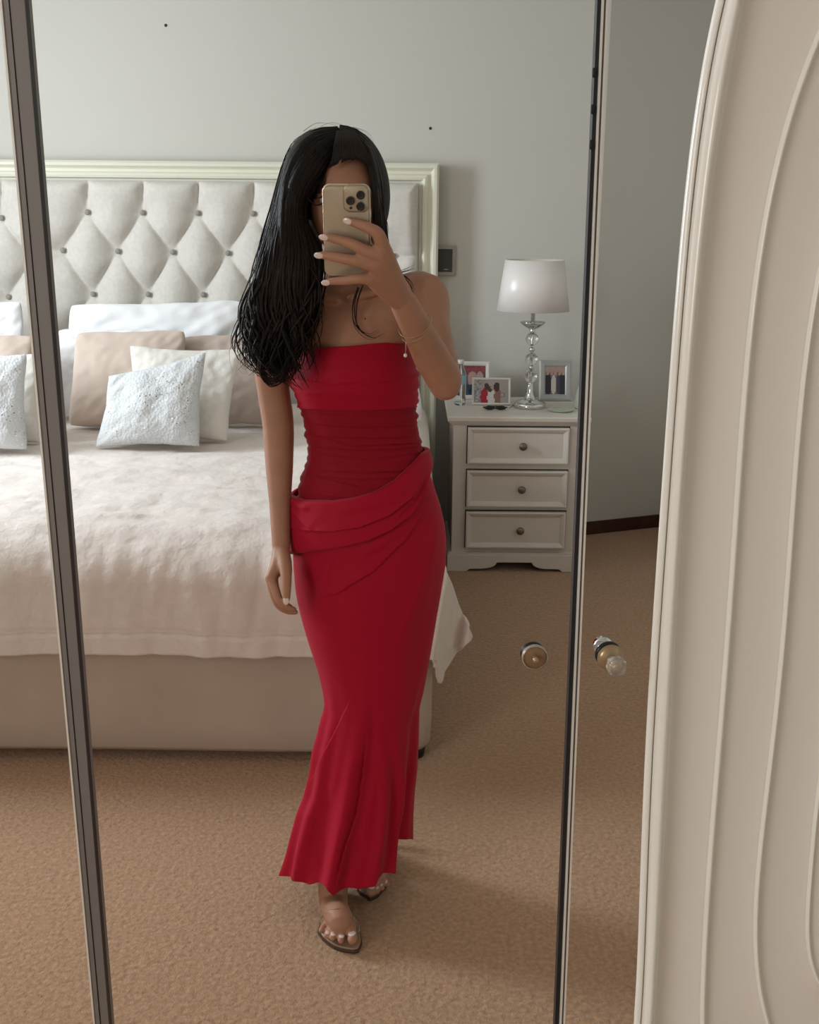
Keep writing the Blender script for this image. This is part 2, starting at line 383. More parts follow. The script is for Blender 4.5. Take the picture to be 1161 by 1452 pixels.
# base
def front_y(x):  # rounded foot corner
    return 2.985 + (0.05 * max(0, (x - (BX1 - .10)) / .10) ** 2.5)
n = 50; ring_lo = []
rings = []
for z, inset in ((.035, .012), (.05, .004), (.12, 0), (.30, 0), (.46, .004), (.47, .02)):
    ring = []
    for k in range(n + 1):
        x = BX0 + (BX1 - .0 - BX0) * (k / n) ** .6; ring.append(np.array([x - (inset if k == n else 0), front_y(x) + inset + .004 * math.sin(x * 5), z]))
    ring += [np.array([BX1 - inset, 3.3, z]), np.array([BX1 - inset, 5.2, z]), np.array([BX0, 5.2, z])]
    rings.append(ring)
fix_normals(MB().add(loft(rings)).build('bed_base', M['base'], bed))
for (x, y) in ((BX1 - .05, 3.05), (BX0 + .1, 3.05), (BX1 - .05, 5.1), (BX0 + .1, 5.1)):
    MB().add(lathe([(.028, 0), (.032, .01), (.034, .045)], (x, y, 0), 20)).build('leg', M['black'], bed)
MT = 0.655
box('mattress', M['white'], BX0 + .02, BX1 - .02, 3.03, 5.22, .46, MT - .012, bed, .04, 4)
# duvet : profile swept across the bed with wrinkles
nu, nv = 330, 260
DX1 = BX1 - .005
V = np.zeros((nv, nu, 3))
def duv_profile(v):   # v 0 (pillow end) .. 1 (hem) -> y, z
    L1 = 5.15 - 3.14; Lr = .18; L2 = .20; tot = L1 + Lr + L2; s = v * tot
    if s < L1: return 5.15 - s, MT + .02, (0, 1)
    if s < L1 + Lr:
        a = (s - L1) / Lr * PI / 2; return 3.14 - .18 * math.sin(a), MT + .02 - .115 * (1 - math.cos(a)), (-math.sin(a), math.cos(a))
    return 2.96 - .012 * (s - L1 - Lr) / L2, MT + .02 - .115 - (s - L1 - Lr), (-1, 0)
vv = np.concatenate([np.linspace(0, .72, 130), np.linspace(.725, 1, 130)])
us = np.linspace(0, 1, nu)
for i, v_ in enumerate(vv):
    y, z, nn = duv_profile(v_)
    for j, u_ in enumerate(us):
        sx = u_ * (DX1 - BX0 + .2); xflat = DX1 - BX0
        x = BX0 + sx; side = 0
        if sx > xflat - .06:     # roll over the right edge
            a = min((sx - (xflat - .06)) / .12, 1) * PI / 2
            x = DX1 - .06 + .065 * math.sin(a); side = .07 * (1 - math.cos(a)) + max(0, sx - (xflat + .06))
        topness = nn[1]
        w = 0
        # top wrinkles: across the bed, soft
        w += topness * (.014 * noise.noise((x * 1.6, y * 5.0, 0.3)) + .009 * noise.noise((x * 4 + y, y * 11, 4.)) + .006 * noise.noise((x * 8 + y * 7, y * 16 - x * 4, 7)) - .007 * max(0, 1 - abs(noise.noise((x * 2.2 - y, y * 7 + x * .6, 17))) * 7) * max(0, .4 + noise.noise((x * 2, y * 2, 33))))
        f = 1 - topness
        fold = .020 * noise.noise((x * 5.5 + (z - .5) * 1.2, z * .9, 9.)) + .014 * noise.noise((x * 13 + z * 3, z * 2, 2.)) + .005 * noise.noise((x * 26 - z * 5, z * 3, 5.))
        w += (f * .9 + .35 * math.exp(-((y - 3.3) / .25) ** 2)) * fold
        # stitched hem line
        if v_ > .97: w += .003 * (1 if v_ > .978 else -.6)
        V[i, j] = (x, y + nn[0] * w - f * .010 * v_, z + nn[1] * w - side * (1 - .85 * (1 - topness)) + (0.008 * noise.noise((x * 3, 1, 1)) if v_ > .9 else 0) * (v_ - .9) * 10)
duv = thing('duvet', 'creased cream duvet laid over the bed with hem hanging at the foot', 'duvet', (-.9, 3.5, MT))
dm = link('duvet_cover', pyd(V.reshape(-1, 3), grid_faces(nv, nu)), M['duvet'], duv)
s_ = dm.modifiers.new('s', 'SOLIDIFY'); s_.thickness = .012; s_.offset = -1
# under sheet peeking out below the hem
US = np.zeros((6, 160, 3))
for i in range(6):
    for j in range(160):
        x = BX0 + (DX1 - BX0) * j / 159
        z = .475 - .05 * i / 5 - .010 * (1 + noise.noise((x * 1.3, 0, 3))) * i / 5
        US[i, j] = (x, 2.968 + .004 * noise.noise((x * 8, 0, 1)), z + .018)
u_o = link('under_sheet', pyd(US.reshape(-1, 3), grid_faces(6, 160)), M['white'], duv)
u_o.modifiers.new('s', 'SOLIDIFY').thickness = .004
# hanging corner of the cover, seen right of the dress
out = [(590, 800), (628, 806), (634, 812), (642, 830), (650, 855), (658, 875), (665, 892), (670, 902), (668, 909), (660, 915), (650, 922), (640, 940), (631, 952), (628, 967), (624, 969), (621, 960), (620, 944), (607, 931), (590, 915)]
def cloth_poly(pl, Yf):
    cx = 612; rows = []
    ys_ = np.linspace(800, 969, 70)
    L = [(590, 800), (588, 900), (600, 925), (607, 931), (620, 944), (621, 960), (624, 969.5)]
    R_ = [(630, 800), (634, 812), (642, 830), (650, 855), (658, 875), (668, 896), (670.5, 902), (668, 909), (660, 915), (650, 922), (640, 938), (631, 952), (628, 966), (625, 970)]
    for y in ys_:
        xl = np.interp(y, [p[1] for p in L], [p[0] for p in L]); xr_ = np.interp(y, [p[1] for p in R_], [p[0] for p in R_])
        row = []
        for k in range(40):
            u = k / 39; x = xl + (xr_ - xl) * u
            Y = Yf(x, y); row.append(P(x, y, Y))
        rows.append(row)
    return np.array(rows).reshape(-1, 3), grid_faces(70, 40, False, True)
def yf(x, y):
    a = (x - 600) / 70 + (y - 800) / 400
    return 2.955 + .10 * max(0, (x - 615) / 50) + .028 * math.sin(a * 8.5) * min(1, (y - 795) / 40) + .008 * math.sin(a * 21)
co = link('cover_corner', *[pyd(*cloth_poly(out, yf))], M['duvet'], duv)
co.modifiers.new('s', 'SOLIDIFY').thickness = .008
# ------------------------------------------------------------------ cushions
def cushion(name, label, cat, corners, Yb, Yt, thick, m, wr=.006, seed=0, pin=.06, group='pillows and cushions against the headboard', trim=None, n=64, lean=.10, rnd_=.05):
    TL, TR, BR, BL = corners
    Yb = float(PZ((BR[0] + BL[0]) / 2, (BR[1] + BL[1]) / 2, MT + .044)[1]); Yt = Yb + lean
    c = [P(*TL, Yt), P(*TR, Yt), P(*BR, Yb), P(*BL, Yb)]
    nrm = np.cross(c[1] - c[0], c[3] - c[0]); nrm /= np.linalg.norm(nrm)
    if nrm[1] > 0: nrm = -nrm
    wx = np.linalg.norm(c[1] - c[0]) ; wz = np.linalg.norm(c[3] - c[0])
    vs = []
    for side in (1, -1):
        for i in range(n + 1):
            for j in range(n + 1):
                u = math.sin((j / n - .5) * PI); v = math.sin((i / n - .5) * PI)
                wob = .012 * noise.noise((u * 3 + seed, v * 3, 5)); cr_ = 1 - rnd_ * (u * v) ** 6; uu = u * cr_ * (1 - pin * (1 - v * v) ** 1.6 + wob * abs(u) ** 6); v2 = v * cr_ * (1 - pin * (1 - u * u) ** 1.6 + wob * 1.4 * abs(v) ** 6)
                a, b = (uu + 1) / 2, (v2 + 1) / 2
                p = c[0] * (1 - a) * (1 - b) + c[1] * a * (1 - b) + c[2] * a * b + c[3] * (1 - a) * b
                h = (max(0, 1 - u ** 2) ** .5 * max(0, 1 - v ** 2) ** .5) ** .75
                sag = 1 + .35 * v
                w = 1.6 * wr * (noise.noise((u * 2.2 + seed, v * 2.2, side)) * 1.2 + .6 * noise.noise((u * 6 + seed, v * 5, 3.1)) + .9 * noise.noise(((u + v) * 5 + seed, (u - v) * 1.5, 8)) * (abs(u * v) ** .5))
                vs.append(p + nrm * side * (thick / 2 * h * sag + w * h ** .5))
    m1 = (n + 1) ** 2; f = grid_faces(n + 1, n + 1, False, True) + [tuple(q + m1 for q in g) for g in grid_faces(n + 1, n + 1)]
    me = pyd(vs, f); bm = bmesh.new(); bm.from_mesh(me); bmesh.ops.remove_doubles(bm, verts=bm.verts, dist=.0004); bmesh.ops.recalc_face_normals(bm, faces=bm.faces); bm.to_mesh(me); bm.free()
    o = link(name, me, m); tag(o, label, cat, group)
    return o
W_ = M['white']
cushion('pillow', 'white cotton pillow, highest at the back left of the cushion pile', 'pillow', [(96, 430), (346, 424), (348, 584), (92, 584)], 5.02, 5.12, .12, W_, .012, 1, .05)
cushion('pillow', 'white pillow standing directly behind the beige cushion', 'pillow', [(80, 466), (235, 464), (235, 594), (84, 594)], 4.86, 4.98, .10, W_, .009, 4, .04)
cushion('pillow', 'white pillow propped behind the woman\'s waist at the right edge of the bed', 'pillow', [(430, 445), (588, 450), (602, 600), (430, 600)], 4.86, 4.98, .10, W_, .009, 6, .05)
cushion('cushion', 'large square beige linen cushion, left behind the cream one', 'cushion', [(107, 470), (264, 467), (262, 606), (96, 606)], 4.66, 4.80, .15, M['beige'], .006, 11, .035)
cushion('cushion', 'square taupe linen cushion beside the woman\'s hanging arm', 'cushion', [(258, 476), (402, 470), (400, 603), (262, 603)], 4.70, 4.82, .12, M['beige_shaded'], .006, 14, .035)
cushion('cushion', 'cream jacquard cushion directly behind the large silver sequined one', 'cushion', [(184, 490), (344, 495), (322, 626), (186, 624)], 4.48, 4.60, .11, M['cream'], .005, 18, .07, lean=.15, rnd_=.01)
cushion('cushion', 'silvery white sequined cushion in front of the whole pile', 'cushion', [(154, 533), (292, 499), (283, 633), (135, 634)], 4.34, 4.46, .12, M['sequin'], .004, 21, .07, lean=.05, rnd_=.01)
cushion('pillow', 'white pillow cut by the left edge of the picture', 'pillow', [(-150, 440), (32, 424), (46, 586), (-150, 586)], 5.02, 5.12, .12, W_, .014, 25, .05)
cushion('cushion', 'pinkish beige cushion behind the sequined cushion at the far left edge', 'cushion', [(-120, 476), (48, 474), (50, 604), (-120, 604)], 4.70, 4.82, .15, M['beige'], .006, 28, .04)
cushion('cushion', 'cream cushion edge between the left sequined cushion and the door edge', 'cushion', [(-90, 500), (58, 502), (57, 628), (-90, 628)], 4.46, 4.60, .11, M['cream'], .005, 31, .07, lean=.15, rnd_=.01)
cushion('cushion', 'silvery sequined cushion cut by the left edge of the picture', 'cushion', [(-110, 503), (38, 502), (38, 638), (-110, 640)], 4.30, 4.44, .13, M['sequin'], .004, 34, .07, lean=.05, rnd_=.01)
# ------------------------------------------------------------------ bedside cabinet
NY = 4.80; NB = 5.30
NX0 = float(P(641, 700, NY)[0]); NX1 = float(P(823, 700, NY)[0])
zt = float(P(720, 592, NY - .03)[2])
ns = thing('bedside_cabinet', 'off-white three drawer bedside cabinet with round knobs and shaped feet', 'bedside cabinet', ((NX0 + NX1) / 2, (NY + NB) / 2, 0))
def zat(y): return float(P(740, y, NY)[2])
zc0 = zat(789); zc1 = zt - .018
m_ = M['nstand']
box('carcass', m_, NX0, NX1, NY + .004, NB, zc0, zc1, ns, .003)
rings = []
for z, o in ((zt - .040, .002), (zt - .034, .010), (zt - .022, .022), (zt - .018, .026), (zt - .003, .028), (zt, .024)):
    rings.append([np.array(p) for p in ((NX0 - o, NY - o, z), (NX1 + o, NY - o, z), (NX1 + o, NB, z), (NX0 - o, NB, z))])
fix_normals(MB().add(loft(rings)).build('cabinet_top', m_, ns, False))
dr = [(606, 657), (667, 718), (725, 776)]
for a, b in dr:
    za, zb_ = zat(a), zat(b); xa = NX0 + .062; xb = NX1 - .062
    d = box('drawer', m_, xa, xb, NY - .008, NY + .03, zb_, za, ns, .002)
    fr = sweep_frame(0, 1, 0, 1, [(0, 0)], 0)
    pr = [(0, 0), (0, -.012), (.006, -.014), (.014, -.010), (.022, -.004), (.024, 0)]
    rings = []
    for (cx, cz, sx, sz) in ((xa, zb_, 1, 1), (xa, za, 1, -1), (xb, za, -1, -1), (xb, zb_, -1, 1), (xa, zb_, 1, 1)):
        rings.append([np.array([cx + sx * q, NY - .008 + w, cz + sz * q]) for q, w in pr])
    fix_normals(MB().add(loft(rings, cap=False)).build('drawer_moulding', m_, d, False))
    MB().add(lathe([(.006, 0), (.006, .010), (.015, .016), (.0175, .024), (.013, .031), (.003, .033)], (float(P(741.5, 632, NY - .02)[0]), NY - .008, (za + zb_) / 2), 24, (0, -1, 0))).build('knob', M['nknob'], d)
    gap = box('drawer_gap', M['hole'], xa - .004, xb + .004, NY + .0015, NY + .0038, zb_ - .004, za + .005, d)
# shaped plinth
px0, px1 = NX0 - .018, NX1 + .018; ptop = zc0 + .012; zmid = zc0 - .025
sc_ = (px1 - px0)
pf = [(px0, ptop), (px0, 0.0)]
pf += [(px0 + .085, 0.0), (px0 + .10, .012), (px0 + .16, .014)]
for k in range(7):
    a = k / 6 * PI / 2; pf.append((px0 + .16 + .06 * math.sin(a), .014 + (zmid - .014) * (1 - math.cos(a))))
right = [(px0 + px1 - x, z) for x, z in pf[::-1]]
pf += right
for nm, pfx in (('plinth', pf),):
    o = MB().add(extrude_poly(pfx, NY - .016, NY + .010)).build(nm, m_, ns, False); fix_normals(o); bevel_mod(o, .003)
for x in (px0, px1 - .03):
    o = MB().add(extrude_poly([(x, 0), (x + .03, 0), (x + .03, ptop), (x, ptop)], NY + .010, NB)).build('plinth_side', m_, ns, False); fix_normals(o)
box('plinth_cap', m_, px0 + .004, px1 - .004, NY - .012, NB, ptop, ptop + .008, ns, .002)
# ---- lamp
LY = 5.03
def lx(x, y): return float(P(x, y, LY)[0])
def lz(y): return float(P(756, y, LY)[2])
lxc = lx(753, 520); lpos = (lxc, LY, zt)
lamp = thing('table_lamp', 'chrome and crystal ball table lamp with a tapered satin shade', 'lamp', lpos)
k_ = 1 / 323.0
zz = lambda y: lz(y) - zt
shift = zt - float(P(753, 573, LY)[2])
def L_(y): return lz(y) + shift * max(0, (y - 446) / 127)
base_prof = [(.010, zt), (23.5 * k_, zt + .001), (24 * k_, zt + .014), (22 * k_, zt + .022), (15 * k_, zt + .030), (9 * k_, zt + .040), (6 * k_, zt + .055), (4.5 * k_, zt + .072), (4.5 * k_, L_(543)), (3 * k_, L_(541))]
MB().add(lathe(base_prof, (lxc, LY, 0), 40)).build('lamp_base', M['chrome'], lamp)
MB().add(lathe([(1.4 * k_, L_(560)), (1.4 * k_, L_(420))], (lxc, LY, 0), 12)).build('stem', M['chrome'], lamp)
for yc in (479.5, 507, 530.5): MB().add(ellipsoid((lxc, LY, L_(yc)), (9.3 * k_, 9.3 * k_, 9.3 * k_), 28, 18)).build('crystal_ball', M['crystal'], lamp)
for yc, r_ in ((468.5, 4.2), (494, 4.2), (518.7, 4.2), (541.5, 4)): MB().add(ellipsoid((lxc, LY, L_(yc)), (r_ * k_, r_ * k_, 3.8 * k_), 20, 12)).build('chrome_bead', M['chrome'], lamp)
MB().add(lathe([(3 * k_, L_(467)), (9 * k_, L_(464)), (15 * k_, L_(460)), (18.5 * k_, L_(456.5)), (18 * k_, L_(456)), (12 * k_, L_(459)), (3 * k_, L_(461))], (lxc, LY, 0), 36)).build('drip_bowl', M['chrome'], lamp)
MB().add(lathe([(3 * k_, L_(461)), (3 * k_, L_(440)), (5 * k_, L_(438)), (5 * k_, L_(425))], (lxc, LY, 0), 20)).build('lamp_holder', M['chrome'], lamp)
sx = lx(757, 400); zs0, zs1 = lz(440.5), lz(368.5); rb, rt_ = 51.5 * k_, 41.5 * k_
def shade_me(r0_, r1_, th):
    pr = [(r0_, zs0), (r0_ + (r1_ - r0_) * .5, (zs0 + zs1) / 2), (r1_, zs1), (r1_ - th, zs1), (r0_ + (r1_ - r0_) * .5 - th, (zs0 + zs1) / 2), (r0_ - th, zs0)]
    n = 64; v = [np.array([sx + r * math.cos(2 * PI * k / n), LY + r * .8 * math.sin(2 * PI * k / n), z]) for r, z in pr for k in range(n)]
    f = grid_faces(6, n, True) + [(5 * n + k, 5 * n + (k + 1) % n, (k + 1) % n, k) for k in range(n)]
    return v, f
fix_normals(MB().add(shade_me(rb, rt_, .002)).build('lamp_shade', M['shade'], lamp))
fix_normals(MB().add(shade_me(rb - .0025, rt_ - .0025, .001)).build('shade_lining', M['shade_in'], lamp))
o = MB()
for k in range(3):
    a = k * 2 * PI / 3 + .4; o.add(tube([(lxc, LY, zs1 - .03), (sx + rt_ * .97 * math.cos(a), LY + rt_ * .8 * .97 * math.sin(a), zs1 - .01)], [.0015, .0015], 6, 2))
o.build('shade_spider', M['chrome'], lamp)
# ---- framed photographs
def print_mesh(c00, ux, uz, fn, nx=30, nz=36):
    v = []; 
    for i in range(nz + 1):
        for j in range(nx + 1): v.append(c00 + ux * (j / nx) + uz * (i / nz))
    me = pyd(v, grid_faces(nz + 1, nx + 1)); ca = me.color_attributes.new('Col', 'FLOAT_COLOR', 'CORNER')
    for p in me.polygons:
        i, j = divmod(p.index, nx); col = fn((j + .5) / nx, (i + .5) / nz)
        for l in p.loop_indices: ca.data[l].color = (*col, 1)
    return me
def photo_frame(name, label, quad, Yd, border, m, fn, lean=.04, yaw=0.0):
    x0_, y0_, x1_, y1_ = quad
    a = P(x0_, y1_, Yd); b = P(x1_, y1_, Yd); zc = zt + .001
    hgt = float(P(x0_, y0_, Yd + lean)[2]) - float(a[2]); wdt = b[0] - a[0]
    # bring the foot of the frame down on the cabinet top along the line of sight
    a = PZ(x0_, y1_, zc); b = PZ(x1_, y1_, zc); scl = a[1] / Yd; wdt = (b[0] - a[0]); hgt *= scl
    t = thing(name, label, 'picture frame', tuple((a + b) / 2), 'photo frames on the bedside cabinet')
    ux = np.array([wdt, 0, 0]); la = math.atan2(lean, hgt); uz = np.array([0, math.sin(la), math.cos(la)]) * hgt; nn = np.array([0, -math.cos(la), math.sin(la)])
    rings = []; bd_ = border
    for (cx, cz, s1, s2) in ((0, 0, 1, 1), (0, 1, 1, -1), (1, 1, -1, -1), (1, 0, -1, 1), (0, 0, 1, 1)):
        rg = []
        for q, w in ((0, -.012), (0, .004), (.3, .007), (.8, .005), (1, .0), (1, -.004)):
            rg.append(a + ux * cx + uz * cz + np.array([1, 0, 0]) * s1 * q * bd_ + uz / hgt * s2 * q * bd_ + nn * w)
        rings.append(rg)
    fix_normals(MB().add(loft(rings, cap=False)).build('frame', m, t, False))
    c0 = a + np.array([1, 0, 0]) * bd_ * .97 + uz / hgt * bd_ * .97
    link('photo_print', print_mesh(c0, ux * (1 - 1.94 * bd_ / wdt), uz * (1 - 1.94 * bd_ / hgt), fn), M['print'], t, False)
    R = np.array([[1, 0, 0], [0, -nn[1] * 1.0, uz[1] / hgt], [0, -nn[2], uz[2] / hgt]])
    MB().add(rotbox(a + ux / 2 + uz / 2 - nn * .009, (wdt * .97, .004, hgt * .97), R)).build('backing', M['photosilver'], t, False)
    st = a + ux / 2 + uz * .62 - nn * .012
    MB().add(tube([st, np.array([st[0], st[1] + .05, zc + .003])], [.004, .004], 6, 2)).build('strut', M['photosilver'], t)
def rnd(u, v, s=10): return noise.noise((u * s, v * s, 2.2))
def blob(u, v, cu, cv, ru, rv): return ((u - cu) / ru) ** 2 + ((v - cv) / rv) ** 2 < 1
def f_left(u, v):
    c = (.10, .06, .07)
    if v > .75: c = (.25, .05, .06)
    if blob(u, v, .45, .55, .2, .25): c = (.45, .28, .25)
    if blob(u, v, .75, .6, .15, .2): c = (.4, .30, .28)
    if v < .35: c = (.03, .05, .09)
    return tuple(max(0, x + .04 * rnd(u, v)) for x in c)
def f_land(u, v):
    c = (.36, .33, .31)
    if u < .2: c = (.22, .23, .27) if rnd(u, v, 14) > 0 else (.42, .40, .38)
    if blob(u, v, .30, .25, .12, .38): c = (.35, .01, .03)
    if blob(u, v, .50, .22, .12, .38): c = (.62, .60, .58)
    if blob(u, v, .68, .28, .10, .38): c = (.25, .13, .11)
    if blob(u, v, .36, .70, .07, .16) or blob(u, v, .46, .60, .08, .12) or blob(u, v, .66, .70, .09, .2): c = (.05, .03, .03)
    if blob(u, v, .53, .66, .05, .08): c = (.45, .30, .25)
    if .035 < math.hypot((u - .82), (v - .35) * .8) < .09 and math.hypot((u - .82), (v - .35) * .8) > .065: c = (.2, .13, .11)
    return c
def f_wed(u, v):
    c = (.42, .30, .26) if v > .8 else (.20, .15, .13)
    if blob(u, v, .15, .35, .17, .42) or blob(u, v, .85, .35, .2, .42): c = (.02, .02, .03)
    if blob(u, v, .65, .35, .1, .35): c = (.05, .05, .10)
    if blob(u, v, .42, .35, .13, .35): c = (.6, .55, .5)
    for cu in (.12, .32, .5, .72, .9):
        if blob(u, v, cu, .75, .07, .06): c = (.5, .30, .24)
    return c
photo_frame('photo_frame', 'white upright photo frame half hidden behind the landscape one', (648, 511, 694, 566), 5.12, .020, M['photowhite'], f_left, .04)
photo_frame('photo_frame', 'white landscape photo frame standing left of the lamp base', (669, 534, 723.5, 574), 5.0, .010, M['photowhite'], f_land, .035)
photo_frame('photo_frame', 'silver upright photo frame standing right of the lamp', (763.5, 509, 809.5, 568), 5.1, .030, M['photosilver'], f_wed, .045)
# ---- bottle
c = PZ(652, 574, zt); 
bt_ = thing('bottle', 'clear plastic water bottle with a blue label beside the woman\'s elbow', 'bottle', tuple(c))
MB().add(lathe([(.004, 0), (.024, .001), (.0265, .010), (.0255, .045), (.0265, .075), (.0265, .135), (.021, .158), (.0125, .175), (.0115, .188)], c, 28)).build('bottle_body', M['glass_clear'], bt_)
MB().add(lathe([(.0272, .095), (.0274, .097), (.0274, .132), (.0272, .134)], c, 28)).build('bottle_label', M['blue'], bt_)
MB().add(lathe([(.0135, .186), (.0140, .188), (.0140, .202), (.012, .204)], c, 24)).build('bottle_cap', M['photowhite'], bt_)
# ---- small things on the cabinet
c = PZ(702, 582, zt)
g = thing('sunglasses', 'folded dark sunglasses lying in front of the landscape photo', 'sunglasses', tuple(c))
for s in (-1, 1):
    MB().add(ellipsoid(c + np.array([s * .025, 0, .012]), (.023, .006, .010), 18, 10)).build('lens', M['black'], g)
MB().add(tube([c + np.array([-.052, .006, .013]), c + np.array([0, -.002, .019]), c + np.array([.052, .006, .013])], [.0028] * 3, 8)).build('frame', M['black'], g)
for s in (-1, 1):
    MB().add(tube([c + np.array([s * .052, .006, .013]), c + np.array([s * .02, .03 + .006 * s, .006]), c + np.array([-s * .045, .032 + .006 * s, .004])], [.002, .002, .003], 8)).build('temple', M['black'], g)
a = PZ(721, 578, zt + .004); b = PZ(728, 572, zt + .004)
tag(MB().add(tube([a, a + (b - a) * 1.6 + np.array([.004, 0, 0])], [.0035, .0035], 10, 3)).build('pen', M['photowhite']), 'short white pen lying beside the lamp foot', 'pen')
c = PZ(795, 583, zt)
dsh = MB().add(lathe([(.004, .001), (.040, .001), (.055, .008), (.053, .009), (.038, .004), (.004, .003)], c, 36)).build('dish', M['green'])
tag(dsh, 'shallow pale green dish on the cabinet right of the lamp', 'dish')
c = PZ(824, 579, zt)
tag(MB().add(lathe([(.004, 0), (.030, .001), (.034, .01), (.030, .05), (.020, .09), (.012, .115), (.010, .115), (.018, .085), (.004, .02)], c, 30)).build('vase', M['green']), 'pale green vase at the door edge right of the silver frame', 'vase')
# ------------------------------------------------------------------ mirrored wardrobe doors (slim metal edges only)
YM = 0.985
def bar(y_top_l, y_bot_l, w0, w1, Y, th):
    """one extruded strip; (x at y=0, x at y=1452) for its left edge and widths"""
    a = P(y_top_l, 0, Y); b = P(y_bot_l, 1452, Y); a2 = P(y_top_l + w0, 0, Y); b2 = P(y_bot_l + w1, 1452, Y)
    def at(p, q, z): t = (z - p[2]) / (q[2] - p[2]); return p + (q - p) * t
    rings = []
    for z in (0.0, 2.35):
        p = at(a, b, z); q = at(a2, b2, z)
        rings.append([np.array([p[0], Y, z]), np.array([q[0], Y, z]), np.array([q[0], Y + th, z]), np.array([p[0], Y + th, z])])
    return loft(rings)
d1 = thing('door_1', 'left mirrored wardrobe door seen by its wide grey metal edge', None, (-.33, YM, 0)); d1['kind'] = 'structure'
for nm, m, x0_, x1_, w0, w1, dy, th in (('edge_strip', 'barlight', -1, 132, 3.2, 2.4, 0, .012), ('edge_face', 'barface', 2.2, 134.4, 9.5, 7.2, .001, .012),
                                  ('edge_seal', 'bardark', 11.7, 141.6, 2.2, 2, .004, .012), ('edge_face', 'barface', 13.5, 143.4, 20.5, 10.5, .002, .02), ('edge_seal', 'bardark', 34, 153.6, 1.2, 1.2, .004, .01)):
    fix_normals(MB().add(bar(x0_, x1_, w0, w1, YM + dy, th)).build(nm, M[m], d1, False))
d2 = thing('door_2', 'central mirrored wardrobe door with a dark seal and a thin metal edge', None, (.16, YM, 0)); d2['kind'] = 'structure'
for nm, m, x0_, x1_, w0, w1, dy, th in (('edge_seal', 'bardark', 847, 786.5, 6.5, 6.8, .004, .014), ('edge_strip', 'barlight', 853.5, 793.3, 3.0, 2.8, 0, .014),
                                  ('edge_seal', 'barface', 856.5, 796.2, 3.0, 2.2, .003, .012), ('edge_strip', 'barlight', 859.5, 798.5, 3.2, 2.6, .001, .012)):
    fix_normals(MB().add(bar(x0_, x1_, w0, w1, YM + dy, th)).build(nm, M[m], d2, False))
for yy in (103, 155, 205): 
    a = P(846 - yy * .0413, yy, YM + .003); MB().add(ellipsoid(a, (.0016, .002, .004), 10, 8)).build('silvering_spot', M['bardark'], d2)
# knobs
k1 = PL(757, 931, (0, YM, 0), (0, 1, 0)); zc_ = np.dot(k1 - CAM, fw); pxm = zc_ / FPX
kb = thing('door_knob', 'flat round brass and clear knob on the central mirrored door', 'door knob', tuple(k1))
MB().add(lathe([(.002, 0), (17.5 * pxm, 0), (18 * pxm, .002), (17.5 * pxm, .004), (.002, .004)], P(755.5, 928, YM + .002), 36, (0, 1, 0))).build('dark_disc', M['black'], kb)  # black disc stands in for the knob's mirror reflection
MB().add(lathe([(.002, 0), (15 * pxm, 0), (18 * pxm, .001), (18.3 * pxm, .0035), (17 * pxm, .006), (14 * pxm, .005), (.002, .005)], P(758.5, 933, YM - .010), 40, (0, 1, 0))).build('knob_head', M['knobface'], kb)
MB().add(lathe([(16.8 * pxm, 0), (18.6 * pxm, .0005), (18.8 * pxm, .003), (17.2 * pxm, .0045), (16.8 * pxm, 0)], P(758.5, 933, YM - .012), 40, (0, 1, 0), False)).build('knob_rim', M['acrylic'], kb)
MB().add(tube([P(758, 930, YM - .006), P(759.5, 936, YM - .020)], [.0022, .0028], 12, 4)).build('spindle', M['brass'], kb)
k2 = P(862, 925, YM)
kb = thing('door_knob', 'crystal and brass knob pointing down right on the right mirrored door', 'door knob', tuple(k2))
ax = P(875, 946, YM - .030) - P(853, 914, YM + .012)
axn = ax / np.linalg.norm(ax)
def kp(t): return P(853, 914, YM + .012) + ax * t
MB().add(lathe([(.003, -.004), (.0085, -.003), (.0095, .003), (.007, .009), (.004, .012)], kp(.03), 14, tuple(axn))).build('knob_reflection', M['chrome'], kb)  # mirror reflection of the knob, modelled as a solid piece
MB().add(lathe([(.004, 0), (.0115, .0005), (.0125, .003), (.0115, .005), (.004, .0055)], kp(.33), 32, tuple(axn))).build('dark_disc', M['black'], kb)
MB().add(lathe([(.004, 0), (.0118, .0005), (.0128, .003), (.010, .006), (.004, .009)], kp(.50), 32, tuple(axn))).build('collar', M['brass'], kb)
MB().add(lathe([(.0035, 0), (.0065, .003), (.0092, .010), (.0098, .014), (.0080, .018), (.004, .0195), (.0005, .0197)], kp(.66), 9, tuple(axn))).build('knob_head', M['acrylic'], kb, False)
MB().add(lathe([(.0035, 0), (.0035, .008), (.0045, .011), (.0045, .0150), (.001, .016)], kp(.66), 16, tuple(axn))).build('spindle', M['brass'], kb)
